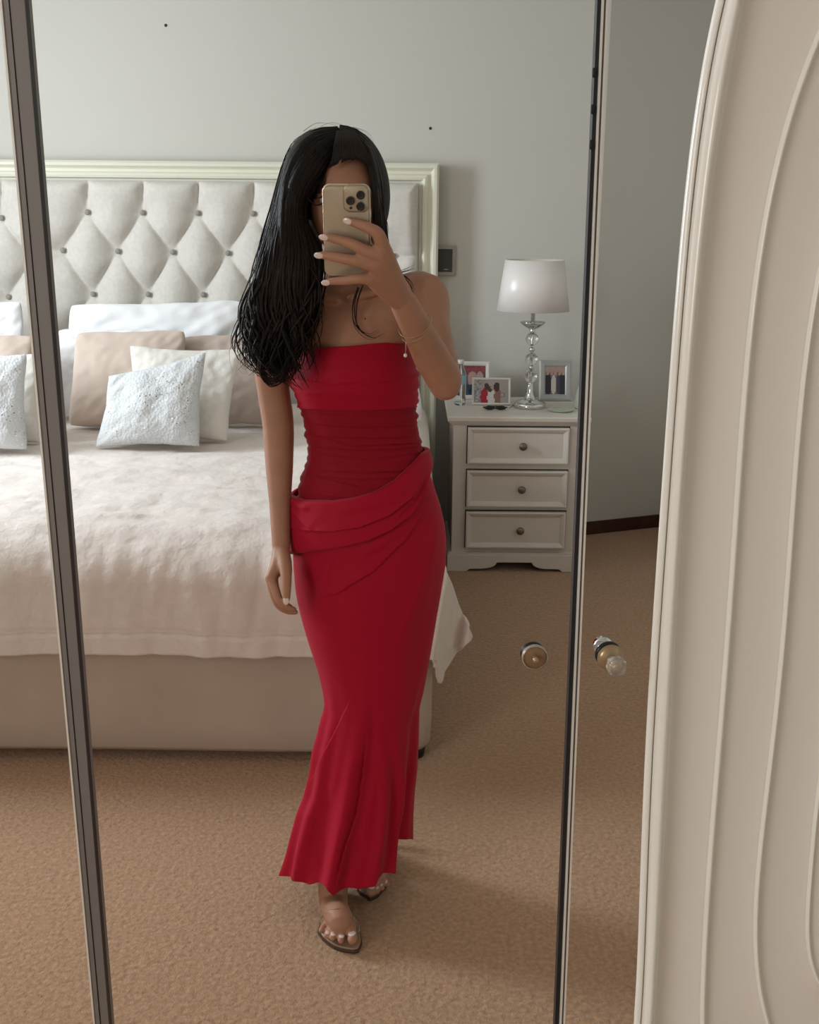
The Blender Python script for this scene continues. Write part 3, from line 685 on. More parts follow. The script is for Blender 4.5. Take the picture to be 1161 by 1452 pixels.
# ------------------------------------------------------------------ white arched moulded panel, right foreground
YW = 0.945
axis_x = float(P(1300, 700, YW)[0])
def w3(pts):   # pixel -> (x, z) on the panel plane
    return [(float(P(x, y, YW)[0]), float(P(x, y, YW)[2])) for x, y in pts]
def resample(c, n):
    c = np.array(c); d = np.r_[0, np.cumsum(np.linalg.norm(np.diff(c, axis=0), axis=1))]; t = np.linspace(0, d[-1], n)
    return np.stack([np.interp(t, d, c[:, 0]), np.interp(t, d, c[:, 1])], 1)
def closed_curve(left, ztop_, zbot, npt=160):
    """left side (top to bottom) as (x,z); rounded over at top and bottom, mirrored about the panel's own axis"""
    q = np.array(left); dg_ = min(5, len(q) - 2); pz = np.polynomial.Polynomial.fit(q[:, 1], q[:, 0], dg_); zz_ = np.linspace(q[0, 1], q[-1, 1], 90)
    L = np.stack([pz(zz_), zz_], 1)
    def arc(p, q, zc):     # from q through p on to the axis at height zc
        d = p - q; t = (zc - p[1]) / d[1]; ctl = p + d * t
        if ctl[0] > axis_x - .03: ctl = np.array([(p[0] + axis_x) / 2, zc])
        e = np.array([axis_x, zc]); return np.array([p * (1 - u) ** 2 + 2 * ctl * u * (1 - u) + e * u * u for u in np.linspace(0, 1, 30)])
    top = arc(L[0], L[6], ztop_)[::-1]; bot = arc(L[-1], L[-7], zbot)
    c = resample(np.vstack([top[:-1], L, bot[1:]]), npt)
    Rr = np.array([(2 * axis_x - x, z) for x, z in c[::-1]])[1:-1]
    return np.vstack([c, Rr])
outer_px = [(1030, 0), (1015, 70), (1000, 145), (987, 265), (975, 395), (958, 579), (951, 700), (931, 1000), (919, 1250), (910, 1452)]
rim2_px = [(1057, 0), (1043, 70), (1031, 145), (1011, 265), (998, 395), (980, 579), (971, 700), (955, 1000), (941, 1250), (930, 1452)]
r1_px = [(1161, 60), (1134, 130), (1112, 193), (1093, 299), (1078, 376), (1066, 482), (1054, 603), (1049, 700), (1026, 1000), (1009, 1242), (997, 1400), (999, 1452)]
r2_px = [(1161, 410), (1148, 482), (1136, 603), (1129, 700), (1103, 1000), (1086, 1160), (1076, 1276), (1072, 1345), (1079, 1400), (1090, 1452)]
r3_px = [(1175, 1000), (1161, 1140), (1152, 1230), (1148, 1293), (1147, 1328), (1152, 1365), (1163, 1396)]
def tail(p, n, ext):  # straighten on down beyond the picture
    return p
O = w3(outer_px); O2 = w3(rim2_px)
Ra = w3(r1_px); Rb = w3(r2_px); Rc = w3(r3_px)
C0 = closed_curve(O, O[0][1] + .16, .30)
C1 = closed_curve(O2, O2[0][1] + .14, .325)
CA = closed_curve(Ra, Ra[0][1] + .06, Ra[-1][1] - .10)
CB = closed_curve(Rb, Rb[0][1] + .09, Rb[-1][1] - .03)
CC = closed_curve(Rc, Rc[0][1] + .06, Rc[-1][1] - .012)
pan = thing('moulded_panel', 'tall white glossy panel with concentric rounded ridges at the right edge', 'panel', (axis_x, YW, 0))
npt = len(C0)
def ring3(c, y): return [np.array([x, y, z]) for x, z in c]
def scale_in(c, d):
    c = np.array(c); t = np.roll(c, -1, 0) - np.roll(c, 1, 0); t /= np.linalg.norm(t, axis=1)[:, None] + 1e-9
    n_ = np.stack([-t[:, 1], t[:, 0]], 1); cen = c.mean(0)
    s = np.sign(((cen - c) * n_).sum(1))[:, None]; 
    return c + n_ * s * d
# rim: thin band imitating its mirror reflection, dark contact line, raised rounded rim
fix_normals(MB().add(loft([ring3(scale_in(C0, -.0050), YW + .014), ring3(scale_in(C0, -.0050), YW + .007), ring3(scale_in(C0, -.0025), YW + .004), ring3(scale_in(C0, -.0005), YW + .004), ring3(scale_in(C0, -.0005), YW + .014)], cap=False)).build('rim_reflection', M['mouldrim'], pan))
fix_normals(MB().add(loft([ring3(scale_in(C0, -.0005), YW + .010), ring3(scale_in(C0, .0006), YW + .010)], cap=False)).build('contact_line', M['bardark'], pan))
rr_ = []
for k in range(9):
    a = k / 8; c_ = C0 * (1 - a) + C1 * a; c_ = scale_in(c_, .0006 * (1 - a)); yy = YW + .004 - .010 * math.sin(a * PI) ** .8 if a < .6 else YW + .004 - .010 * math.sin(.6 * PI) ** .8 * (1 - (a - .6) / .4) ** 1.5
    rr_.append(ring3(c_, yy))
rr_.insert(0, ring3(scale_in(C0, .0006), YW + .014))
fix_normals(MB().add(loft(rr_, cap=False)).build('raised_rim', M['mouldrim'], pan))
# field with ridges: surface interpolated between the curves, with a rounded bead at each of them
def field(ca, cb, sag):
    rg = []
    for k in range(15):
        a = k / 14; s = a * a * (3 - 2 * a)
        rg.append(ring3(ca * (1 - a) + cb * a, YW + .004 + sag * math.sin(a * PI) ** .7))
    return loft(rg, cap=False)
for nm, ca, cb, sg in (('field', C1, CA, .0035), ('field', CA, CB, .0035), ('field', CB, CC, .0035)):
    fix_normals(MB().add(field(ca, cb, sg)).build(nm, M['mould'], pan))
cc = MB().add(([*ring3(CC, YW + .004), np.array([axis_x, YW + .006, CC[:, 1].mean()])], [(k, (k + 1) % npt, npt) for k in range(npt)])).build('field', M['mould'], pan); fix_normals(cc)
for c_, w in ((CA, .0058), (CB, .0050), (CC, .0045)):
    rg = []
    for k in range(9):
        a = k / 8; rg.append(ring3(scale_in(c_, (a - .5) * w), YW + .0045 - .0040 * math.sin(a * PI)))
    fix_normals(MB().add(loft(rg, cap=False)).build('ridge', M['mouldrim'], pan))
fix_normals(MB().add(loft([ring3(scale_in(C0, .006), YW + .014), ring3(scale_in(C0, .006), YW + .020)])).build('back_sheet', M['mould'], pan, False))
fz = min(C0[:, 1])
for s in (-1, 1):
    box('leg', M['mouldrim'], axis_x + s * .1 - .015, axis_x + s * .1 + .015, YW + .006, YW + .022, 0, fz + .08, pan, .003)
# ------------------------------------------------------------------ phone
PN = np.array([0, -math.cos(math.radians(15)), -math.sin(math.radians(15))])   # back of the phone faces the mirror
PC = P(492, 327, 1.97)
def ph(x, y, off=0.0): return PL(x, y, PC + PN * off, PN)
pu = np.array([1.0, 0, 0]); pv = np.cross(pu, PN); pv = pv if pv[2] > 0 else -pv
# slight tilt of the handset
tl_, br_ = ph(459, 262), ph(525, 392)
ctr = (ph(458.5, 263) + ph(524.5, 263) + ph(459.5, 391) + ph(525, 391)) / 4
pw = np.linalg.norm(ph(525, 330) - ph(458, 330)); phh = np.linalg.norm(ph(492, 262) - ph(492, 392))
def rrect(w, h, r, n=8):
    pts = []
    for cx, cy, a0 in ((w / 2 - r, h / 2 - r, 0), (-w / 2 + r, h / 2 - r, 90), (-w / 2 + r, -h / 2 + r, 180), (w / 2 - r, -h / 2 + r, 270)):
        for k in range(n + 1):
            a = math.radians(a0 + 90 * k / n); pts.append((cx + r * math.cos(a), cy + r * math.sin(a)))
    return pts
def plate(c, w, h, r, layers):
    """layers: (inset, offset along PN)"""
    rg = []
    for ins, off in layers:
        rg.append([c + pu * x + pv * y + PN * off for x, y in rrect(w - 2 * ins, h - 2 * ins, max(r - ins, .0005))])
    return loft(rg)
phone = thing('phone', 'gold smartphone with three camera lenses held in front of the woman\'s face', 'phone', tuple(ctr))
fix_normals(MB().add(plate(ctr, pw, phh, .012, [(.003, -.012), (.0008, -.0105), (0, -.008), (0, -.002), (.0006, 0), (.0022, .0006), (.003, -.0004)])).build('phone_case', M['goldrim'], phone))
fix_normals(MB().add(plate(ctr, pw - .0055, phh - .0055, .010, [(0, -.003), (0, .0001), (.0006, .0004)])).build('back_glass', M['gold'], phone))
ic = (ph(504.5, 281))
fix_normals(MB().add(plate(ic, .0425, .0455, .011, [(0, -.001), (0, .0022), (.001, .003), (.003, .0032)])).build('camera_rim', M['brass'], phone))
isl = fix_normals(MB().add(plate(ic, .0385, .0415, .010, [(0, .001), (0, .0032), (.0006, .0036)])).build('camera_island', M['gold'], phone))
for x, y in ((496.8, 284), (511.3, 276), (511.3, 292)):
    MB().add(lathe([(.0072, 0), (.0074, .0035), (.0068, .0042), (.0058, .0040), (.0004, .0036)], ph(x, y, .003), 28, tuple(PN))).build('camera_lens', M['lens'], isl)
MB().add(lathe([(.0024, 0), (.0024, .0012), (.0004, .0012)], ph(497.3, 294.5, .003), 16, tuple(PN))).build('flash', M['lens'], isl)
fix_normals(MB().add(plate(ctr - PN * .0125, pw - .006, phh - .006, .009, [(0, -.0003), (0, .0008)])).build('screen', M['black'], phone))
for x, y in ((525.3, 303), ):
    c = ph(x, y, -.005); MB().add(ellipsoid(c, (.0012, .002, .008), 10, 8)).build('side_button', M['goldrim'], phone)
# ------------------------------------------------------------------ woman
wy = 2.33
woman = thing('person', 'woman in a long strapless red dress holding a phone before her face', 'person', (-.12, wy, 0))
# dress silhouette rows: y, left, right, depth, centre Y
rows = np.array([
 (484, 419, 573, .082, 2.335), (495, 418, 581, .088, 2.33), (512, 413, 588, .094, 2.328), (528, 411, 591, .096, 2.327), (545, 414, 592, .094, 2.327), (562, 419, 591, .088, 2.33),
 (580, 425, 590.5, .083, 2.332), (600, 430, 592, .080, 2.335), (615, 434, 595, .080, 2.337), (630, 436, 597.5, .083, 2.34), (650, 436.5, 603, .088, 2.34),
 (670, 430, 609, .095, 2.34), (690, 424, 616, .102, 2.34), (715, 418, 624, .110, 2.34), (740, 416, 630, .116, 2.34), (765, 415, 633, .120, 2.342), (800, 416, 632, .122, 2.342), (840, 419.5, 625.5, .120, 2.34),
 (870, 426, 620, .117, 2.34), (905, 436, 614, .112, 2.338), (950, 451, 606, .106, 2.335), (980, 458, 600, .102, 2.332), (1000, 460, 594, .100, 2.33), (1035, 452, 592.5, .100, 2.33), (1060, 445.5, 591, .101, 2.33),
 (1090, 440, 588.5, .104, 2.33), (1120, 434, 584, .108, 2.33), (1160, 424, 579.5, .116, 2.33), (1210, 411, 577, .126, 2.33), (1243, 400, 576, .134, 2.33), (1275, 394, 575, .140, 2.33)])
rz, rcx, rhx, rdd, rcy = [], [], [], [], []
for y, xl, xr2, d, Y in rows:
    a = P(xl, y, Y); b = P(xr2, y, Y); rz.append((a[2] + b[2]) / 2); rcx.append((a[0] + b[0]) / 2); rhx.append((b[0] - a[0]) / 2); rdd.append(d); rcy.append(Y)
rz = np.array(rz)[::-1]; rcx = np.array(rcx)[::-1]; rhx = np.array(rhx)[::-1]; rdd = np.array(rdd)[::-1]; rcy = np.array(rcy)[::-1]
def sm_interp(z, a):
    # smoothed interpolation
    return (np.interp(z - .012, rz, a) + 2 * np.interp(z, rz, a) + np.interp(z + .012, rz, a)) / 4
def S(th, z, off=0.0):
    cx = sm_interp(z, rcx); hx = sm_interp(z, rhx); d = sm_interp(z, rdd); cy = sm_interp(z, rcy)
    c, s = np.cos(th), np.sin(th)
    return np.stack([cx + (hx + off) * c, cy - (d + off) * s, z + 0 * c], -1)
def nrm_th(th, z):
    hx = sm_interp(z, rhx); d = sm_interp(z, rdd); n_ = np.stack([np.cos(th) / hx, -np.sin(th) / d, 0 * th], -1)
    return n_ / np.linalg.norm(n_, axis=-1, keepdims=True)
def z_for(curve, th, z0, off=0.0):
    """height on the dress surface at which it projects onto a pixel curve"""
    z = np.full(th.shape, z0); cx = [p[0] for p in curve]; cy = [p[1] for p in curve]
    thf = np.where(np.sin(th) < 0, -th, th)
    for _ in range(12):
        p = S(thf, z, off); x, y = proj(p); ty = np.interp(x, cx, cy)
        q = np.array([P(a, b, Y)[2] for a, b, Y in zip(x, ty, p[:, 1])]); z = z * .4 + q * .6
    return z
def creases(px_, py_, lst):
    out = np.zeros(px_.shape)
    for poly, wid, amp, kind in lst:
        d, s, t = seg_dist(px_, py_, poly); fade = np.clip(np.minimum(t, 1 - t) * 5, 0, 1)
        if kind == 'r': out += amp * np.exp(-(d / wid) ** 2) * fade
        elif kind == 'v': out -= amp * np.exp(-(d / wid) ** 2) * fade
        else:   # step: proud on the upper side of the line, dropping sharply under it
            sd = d * s; out += amp * np.where(sd < 0, np.exp(-(-sd) / (wid * 3.5)), -.35 * np.exp(-sd / wid)) * fade
    return out
skirt_cr = [
 ([(448, 848), (480, 841), (530, 810), (575, 765), (606, 718)], 5, .0045, 's'),
 ([(472, 782), (462, 815), (452, 858)], 5, .003, 'r'), ([(500, 790), (540, 770), (585, 730)], 7, .004, 'r'),
 ([(622, 720), (610, 790), (585, 860), (560, 930)], 9, .004, 'r'), ([(632, 790), (600, 900), (575, 990)], 9, .0035, 'v'),
 ([(497, 990), (476, 1035), (455, 1078), (440, 1110)], 6, .0035, 's'), ([(462, 1000), (450, 1045), (445, 1095)], 5, .004, 'r'),
 ([(520, 1040), (515, 1096), (507, 1154), (490, 1200), (473, 1268)], 6, .010, 's'),
 ([(545, 1050), (543, 1130), (538, 1190), (522, 1262)], 7, .007, 'r'), ([(560, 1030), (568, 1100), (572, 1180)], 6, .005, 'r'),
 ([(530, 1000), (528, 1080), (512, 1180), (502, 1266)], 8, .005, 'v'), ([(440, 1130), (428, 1190), (424, 1258)], 9, .008, 'r'),
 ([(470, 1120), (455, 1180), (448, 1256)], 10, .006, 'v'), ([(583, 1000), (580, 1080), (575, 1160)], 6, .004, 'v'),
 ([(556, 1080), (556, 1160), (552, 1244)], 6, .006, 'v')]
bod_cr = [
 ([(412, 516), (450, 524), (520, 522), (590, 514)], 4, .0012, 'r'), ([(413, 535), (470, 545), (540, 543), (592, 531)], 4, .0018, 's'), ([(416, 556), (480, 558), (540, 561), (592, 552)], 3.5, .0015, 'r')]
mesh_cr = []
random.seed(3)
for k in range(15):
    y0_ = 585 + k * 8; dy_ = random.uniform(-6, 8)
    mesh_cr.append(([(424, y0_ - 4), (460, y0_ + 3 + dy_ * .3), (515, y0_ + 7 + dy_), (560, y0_ + 5 + dy_ * .6), (602, y0_ - 1)], random.uniform(2, 4), random.uniform(.0008, .0026), random.choice('rs')))
mesh_cr += [([(429, 662), (460, 678), (520, 692)], 3, .003, 's'), ([(432, 612), (500, 632), (602, 628)], 3, .003, 's')]
def side_ruch(p, th, amp):
    w = np.abs(np.cos(th)) ** 6
    return np.array([amp * a * noise.noise((q[2] * 90, q[0] * 6, 2.0)) for q, a in zip(p, w)])
def dress_piece(name, mtl, parent, topf, botf, nth, nzz, off, cr, ruch=0, flut=None, thick=.0025, flare=None, profile=None):
    th = np.linspace(0, 2 * PI, nth, endpoint=False)
    zt_, zb__ = topf(th), botf(th)
    rows_ = []
    for i in range(nzz):
        v = i / (nzz - 1); z = zt_ * (1 - v) + zb__ * v
        o_ = np.full(th.shape, off) + (profile(v, th) if profile else 0)
        p = S(th, z); n_ = nrm_th(th, z); p = p + n_ * o_[:, None]
        x, y = proj(p); front = np.clip(np.sin(th) * 3 + .3, 0, 1)
        dsp = creases(x, y, cr) * front
        if ruch: dsp = dsp + side_ruch(p, th, ruch)
        if flut: dsp = dsp + flut(th, z)
        p = p + n_ * dsp[:, None]
        rows_.append(p)
    me = pyd(np.array(rows_).reshape(-1, 3), grid_faces(nzz, nth, True, True))
    o = link(name, me, mtl, parent)
    sm = o.modifiers.new('s', 'SOLIDIFY'); sm.thickness = thick; sm.offset = -1
    return fix_normals(o)
hem = [(395, 1240), (400, 1243), (413, 1251), (422, 1257), (430, 1260), (446, 1257), (462, 1255), (468, 1263), (472, 1271), (482, 1270), (501, 1266), (512, 1267), (525, 1261), (533, 1257), (538, 1246), (546, 1242), (567, 1239), (567.5, 1213), (573, 1209), (574, 1197), (578, 1194), (585, 1190)]
drt = [(398, 690), (406, 694), (414, 702), (430, 708), (470, 710), (500, 706), (530, 698), (560, 681), (585, 659), (600, 643), (607, 638), (616, 634)]
drb = [(400, 786), (410, 786), (440, 783), (480, 778), (520, 769), (555, 753), (585, 730), (602, 700), (609, 672), (613, 650), (617, 634)]
neck = [(410, 498), (430, 495), (470, 492), (500, 490), (540, 486), (575, 484), (600, 484)]
band = [(408, 576), (440, 580), (500, 582), (560, 580), (600, 576)]
wst = [(400, 716), (470, 722), (520, 712), (560, 695), (600, 655), (620, 648)]
def flut(th, z):
    a = np.clip((.62 - z) / .6, 0, 1) ** 1.4
    return a * (.012 * np.sin(th * 7 + 1.0 + 1.2 * z) + .008 * np.sin(th * 11 + .4) + .006 * np.sin(th * 17 + 2 + z * 3))
dress = dress_piece('dress', M['dress'], woman, lambda t: z_for([(a, b - 8) for a, b in wst], t, .95), lambda t: z_for(hem, t, .1, .012), 420, 300, .000, skirt_cr, flut=flut)
dress_piece('bodice', M['dress'], dress, lambda t: z_for(neck, t, 1.3), lambda t: z_for(band, t, 1.18), 360, 70, .003, bod_cr, ruch=.006)
dress_piece('sheer_waist', M['mesh'], dress, lambda t: z_for([(a, b - 4) for a, b in band], t, 1.18), lambda t: z_for(wst, t, .98), 360, 110, .000, mesh_cr, ruch=.006, thick=.0012)
def dprof(v, th):
    v = np.full(th.shape, v); e = np.clip(v / .05, 0, 1); q = np.clip((1 - v) / .06, 0, 1)
    return (.002 + .011 * np.sqrt(1 - (1 - e) ** 2)) * np.sqrt(np.maximum(0, 1 - (1 - q) ** 2)) + .004 * np.maximum(0, -np.cos(th)) ** 8 * (1 - v) 
drape_cr = [([(406, 748), (430, 752), (470, 753), (510, 747), (550, 731), (585, 703), (606, 664)], 3.5, .007, 's'),
            ([(412, 722), (428, 740), (446, 754)], 4, .004, 's'), ([(470, 722), (520, 716), (560, 700), (590, 676)], 8, .004, 'r'), ([(560, 742), (590, 712), (608, 672)], 3, .005, 'v'), ([(410, 706), (424, 716), (440, 722)], 4, .004, 'r')]
dress_piece('hip_drape', M['dress'], dress, lambda t: z_for(drt, t, .95, .01), lambda t: z_for(drb, t, .85, .01), 420, 90, .002, drape_cr, profile=dprof, thick=.003)
# ---- body: one continuous skin surface -------------------------------------------------
bmB = MB()
def chain(p, r, n=14, seg=None, flat=None): bmB.add(tube(p, r, n, seg, flat))
def Q(x, y, Y): return P(x, y, Y)
# torso inside the dress (elliptic rings) and chest above the neckline
rings = []; N_ = 40; th = np.linspace(0, 2 * PI, N_, endpoint=False)
for z in np.linspace(float(rz[0]) + .62, float(rz[-1]) - .004, 46):
    rings.append(list(S(th, np.full(N_, z), -.007)))
for y, xl, xr2, d, Y in ((478, 409, 586, .082, 2.337), (465, 400, 592, .082, 2.34), (450, 390, 598, .080, 2.342), (436, 384, 602, .074, 2.345), (424, 384, 604, .066, 2.35), (414, 392, 602, .058, 2.352), (406, 406, 590, .052, 2.352), (400, 424, 560, .048, 2.352), (393, 440, 530, .046, 2.35)):
    a = P(xl, y, Y); b = P(xr2, y, Y); c = (a + b) / 2; hx = (b[0] - a[0]) / 2
    rings.append([np.array([c[0] + hx * math.copysign(abs(math.cos(t)) ** .9, math.cos(t)), Y - d * math.sin(t), c[2] + (b[2] - a[2]) / 2 * math.cos(t)]) for t in th])
bmB.add(loft(rings))
# clavicles, neck
chain([Q(478, 425, 2.285), Q(440, 420, 2.29), Q(400, 414, 2.32)], [.009, .009, .010])
chain([Q(498, 423, 2.285), Q(540, 412, 2.29), Q(588, 398, 2.32)], [.009, .009, .010])
chain([Q(484, 440, 2.35), Q(487, 400, 2.345), Q(490, 360, 2.33), Q(491, 330, 2.31)], [.058, .050, .047, .050], 20)
# head
HC = P(490, 286, 2.275); hv = []
nu_, nv_ = 56, 44
def head_pt(a, b):
    # a: azimuth (0 = face), b: elevation
    x = math.sin(a) * math.cos(b); y = -math.cos(a) * math.cos(b); z = math.sin(b)
    f = max(0, -y)
    w = .0735; dpt = .093; h = .116
    if z < 0: w *= 1 - .27 * (-z) ** 1.8; 
    p = np.array([x * w, y * dpt, z * h])
    if z < -.15 and y < 0: p[1] += .012 * (-z) * (1 - abs(x)); p[1] -= .010 * math.exp(-((z + .85) / .22) ** 2) * math.exp(-(x / .35) ** 2)
    if y < 0:
        X, Z = p[0], p[2]
        p[1] -= .022 * math.exp(-(X / .0095) ** 2) * math.exp(-((Z + .024) / .011) ** 2)          # nose tip
        p[1] -= .011 * math.exp(-(X / .008) ** 2) * math.exp(-((Z + .002) / .020) ** 2)           # bridge
        for s in (-1, 1):
            p[1] += .010 * math.exp(-((X - s * .031) / .015) ** 2) * math.exp(-((Z - .002) / .011) ** 2)   # sockets
            p[1] -= .005 * math.exp(-((X - s * .034) / .018) ** 2) * math.exp(-((Z + .026) / .016) ** 2)   # cheeks
            p[1] -= .004 * math.exp(-((X - s * .028) / .02) ** 2) * math.exp(-((Z - .020) / .007) ** 2)    # brow
        p[1] -= .005 * math.exp(-(X / .020) ** 2) * math.exp(-((Z + .056) / .012) ** 2)           # mouth
    return p + HC
hr = []
for i in range(1, nv_):
    b = -PI / 2 + PI * i / nv_
    hr.append([head_pt(2 * PI * k / nu_, b) for k in range(nu_)])
bmB.add(loft(hr))
for s in (-1, 1):   # ears
    bmB.add(ellipsoid(HC + np.array([s * .074, .012, -.008]), (.009, .018, .030), 16, 10))
# arm that holds the phone
sh = Q(603, 419, 2.335)
chain([Q(570, 425, 2.345), sh, Q(611, 462, 2.27), Q(621, 502, 2.20), Q(630, 537, 2.145)], [.050, .046, .038, .034, .033], 20)
WR = Q(572, 429, 2.035)
chain([Q(630, 538, 2.145), Q(611, 505, 2.115), Q(595, 474, 2.08), WR], [.034, .034, .029, .0245], 20)
chain([Q(631, 545, 2.145), Q(622, 525, 2.135)], [.031, .031], 16)
# hand with phone: knuckles and fingers over the phone's back
def fp(x, y, off): return ph(x, y, off)
kn = {'i': fp(541, 345, .018), 'm': fp(540, 362, .022), 'r': fp(533, 378, .022), 'p': fp(524, 395, .018)}
for k_n, r_ in (('i', .0125), ('m', .0125), ('r', .0120), ('p', .0110)):
    mid = (WR + kn[k_n]) / 2 + PN * .003
    chain([WR, mid, kn[k_n]], [.021, .0165, r_], 14)
chain([WR, (WR + kn['m']) / 2 - PN * .006, (kn['m'] + kn['r']) / 2 - PN * .004], [.022, .019, .011], 14)
fingers = {
 'i': ([kn['i'], fp(535, 331, .021), fp(524, 324, .019), fp(509, 318, .013), fp(496, 313.5, .0085)], [.0112, .0100, .0086, .0076, .0058]),
 'm': ([kn['m'], fp(521, 357, .024), fp(499, 346, .018), fp(480, 340, .012), fp(462, 336, .0085)], [.0112, .0096, .0086, .0076, .0060]),
 'r': ([kn['r'], fp(511, 371.5, .024), fp(486, 366.5, .018), fp(471, 364, .012), fp(455, 361.5, .0085)], [.0108, .0092, .0084, .0074, .0056]),
 'p': ([kn['p'], fp(508, 395, .020), fp(491, 397.5, .013), fp(478, 398.5, .007), fp(465, 399.5, .003)], [.0102, .0084, .0075, .0066, .0050])}
for p_, r_ in fingers.values(): chain(p_, [q * 1.12 for q in r_], 14, 17)
chain([WR, fp(556, 390, -.012), fp(544, 360, -.022), fp(530, 338, -.0235), fp(518, 325, -.0215)], [.020, .016, .011, .0095, .0072], 14, 17)
# hanging arm
LW = Q(398.5, 778, 2.27)
chain([Q(408, 440, 2.345), Q(377, 446, 2.345), Q(383, 500, 2.35), Q(387.5, 552, 2.35), Q(393, 590, 2.345), Q(395, 618, 2.34), Q(396, 665, 2.325), Q(397, 718, 2.30), LW], [.050, .044, .0385, .034, .0335, .0325, .029, .0225, .0185], 20, 60)
kk = [Q(384.5, 818, 2.225), Q(383.5, 820, 2.245), Q(385, 820, 2.267), Q(388, 818, 2.288)]
for c_, r_ in zip(kk, (.0118, .0118, .0112, .010)):
    chain([LW, (LW + c_) / 2 + np.array([.005, 0, 0]), c_], [.0185, .0175, r_], 14)
lf = [
 ([kk[0], Q(391, 838, 2.212), Q(397, 853, 2.205), Q(407, 861, 2.207), Q(417, 864, 2.212)], [.0108, .0095, .0085, .0075, .0058]),
 ([kk[1], Q(388, 842, 2.235), Q(395, 858, 2.230), Q(407, 866, 2.232), Q(419, 868, 2.238)], [.0108, .0095, .0085, .0075, .0058]),
 ([kk[2], Q(389, 840, 2.260), Q(395, 855, 2.257), Q(406, 863, 2.258), Q(416, 866, 2.262)], [.0102, .0092, .0082, .0072, .0056]),
 ([kk[3], Q(391, 836, 2.283), Q(396, 849, 2.281), Q(405, 857, 2.281), Q(412, 860, 2.284)], [.0095, .0085, .0075, .0066, .0052])]
for p_, r_ in lf: chain(p_, r_, 12, 17)
chain([LW, Q(404, 800, 2.232), Q(406, 820, 2.208), Q(406, 838, 2.198), Q(406, 851, 2.196)], [.0175, .0150, .0112, .0098, .0072], 14, 17)
# legs and feet
ank = Q(472, 1266, 2.285)
chain([Q(470, 800, 2.34), Q(508, 1000, 2.33), Q(478, 1150, 2.325), ank], [.060, .045, .040, .034], 20, 30)
ball = PZ(484, 1316, .034)
chain([ank, Q(474, 1285, 2.255), PZ(481, 1302, .055), ball], [.034, .032, .029, .022], 18, 16)
chain([ank, Q(471, 1262, 2.335)], [.030, .028], 14, 3)
def toes(lst, zr, root):
    for (bx_, by_, tx, ty, r_) in lst:
        a = PZ(bx_, by_, .030); b = PZ(tx, ty, .0215 + r_); m = (a + b) / 2 + np.array([0, 0, .003])
        chain([a, m, b], [r_ * 1.15, r_ * .92, r_], 12, 9)
T1 = [(497, 1312, 500, 1332, .0118), (488, 1312, 483.5, 1333, .0082), (480, 1310, 471.5, 1329.5, .0078), (473, 1308, 463, 1327, .0074), (466, 1304, 455.5, 1319.5, .0070)]
toes(T1, .03, ball)
# rear foot, turned out
ank2 = Q(530, 1205, 2.49)
chain([Q(545, 800, 2.35), Q(545, 1000, 2.355), Q(538, 1120, 2.40), ank2], [.060, .042, .040, .034], 20, 30)
ball2 = PZ(533, 1249, .034)
chain([ank2, Q(531, 1230, 2.45), ball2], [.034, .032, .022], 18, 16)
chain([ank2, Q(526, 1200, 2.55)], [.030, .028], 14, 3)
T2 = [(528, 1252, 526, 1265, .0112), (533, 1251, 534, 1263.5, .0082), (537, 1249, 541, 1259, .0078), (541, 1246, 548.5, 1254, .0076), (544, 1242, 553, 1248.5, .0068)]
toes(T2, .03, ball2)
body = bmB.build('body', M['skin'], woman)
rm = body.modifiers.new('r', 'REMESH'); rm.mode = 'VOXEL'; rm.voxel_size = .0027; rm.use_smooth_shade = True
sm = body.modifiers.new('s', 'SMOOTH'); sm.factor = .5; sm.iterations = 5
dg = bpy.context.evaluated_depsgraph_get(); me = bpy.data.meshes.new_from_object(body.evaluated_get(dg)); body.modifiers.clear(); body.data = me
me.polygons.foreach_set('use_smooth', [True] * len(me.polygons))
# face details
for s in (-1, 1):
    e = HC + np.array([s * .031, -.0755, .002]); MB().add(ellipsoid(e, (.0125, .010, .0095), 20, 14)).build('eye', M['eye'], woman)
    MB().add(ellipsoid(e + np.array([0, -.0065, 0]), (.0052, .0042, .0052), 16, 10)).build('iris', M['iris'], woman)
    MB().add(tube([HC + np.array([s * .015, -.094, .024]), HC + np.array([s * .032, -.092, .029]), HC + np.array([s * .048, -.079, .023])], [.0022, .0026, .001], 8, flat=.6)).build('eyebrow', M['hair'], woman)
    MB().add(tube([HC + np.array([s * .018, -.090, .006]), HC + np.array([s * .031, -.0915, .0105]), HC + np.array([s * .046, -.080, .006])], [.0012, .0018, .001], 8)).build('eyelash', M['hair'], woman)
lp = MB()
for dz, r_ in ((.0035, .0036), (-.0035, .0044)):
    lp.add(tube([HC + np.array([-.021, -.0845, -.056]), HC + np.array([-.009, -.0945, -.056 + dz]), HC + np.array([.009, -.0945, -.056 + dz]), HC + np.array([.021, -.0845, -.056])], [.001, r_, r_, .001], 10))
lp.build('lips', M['lips'], woman)
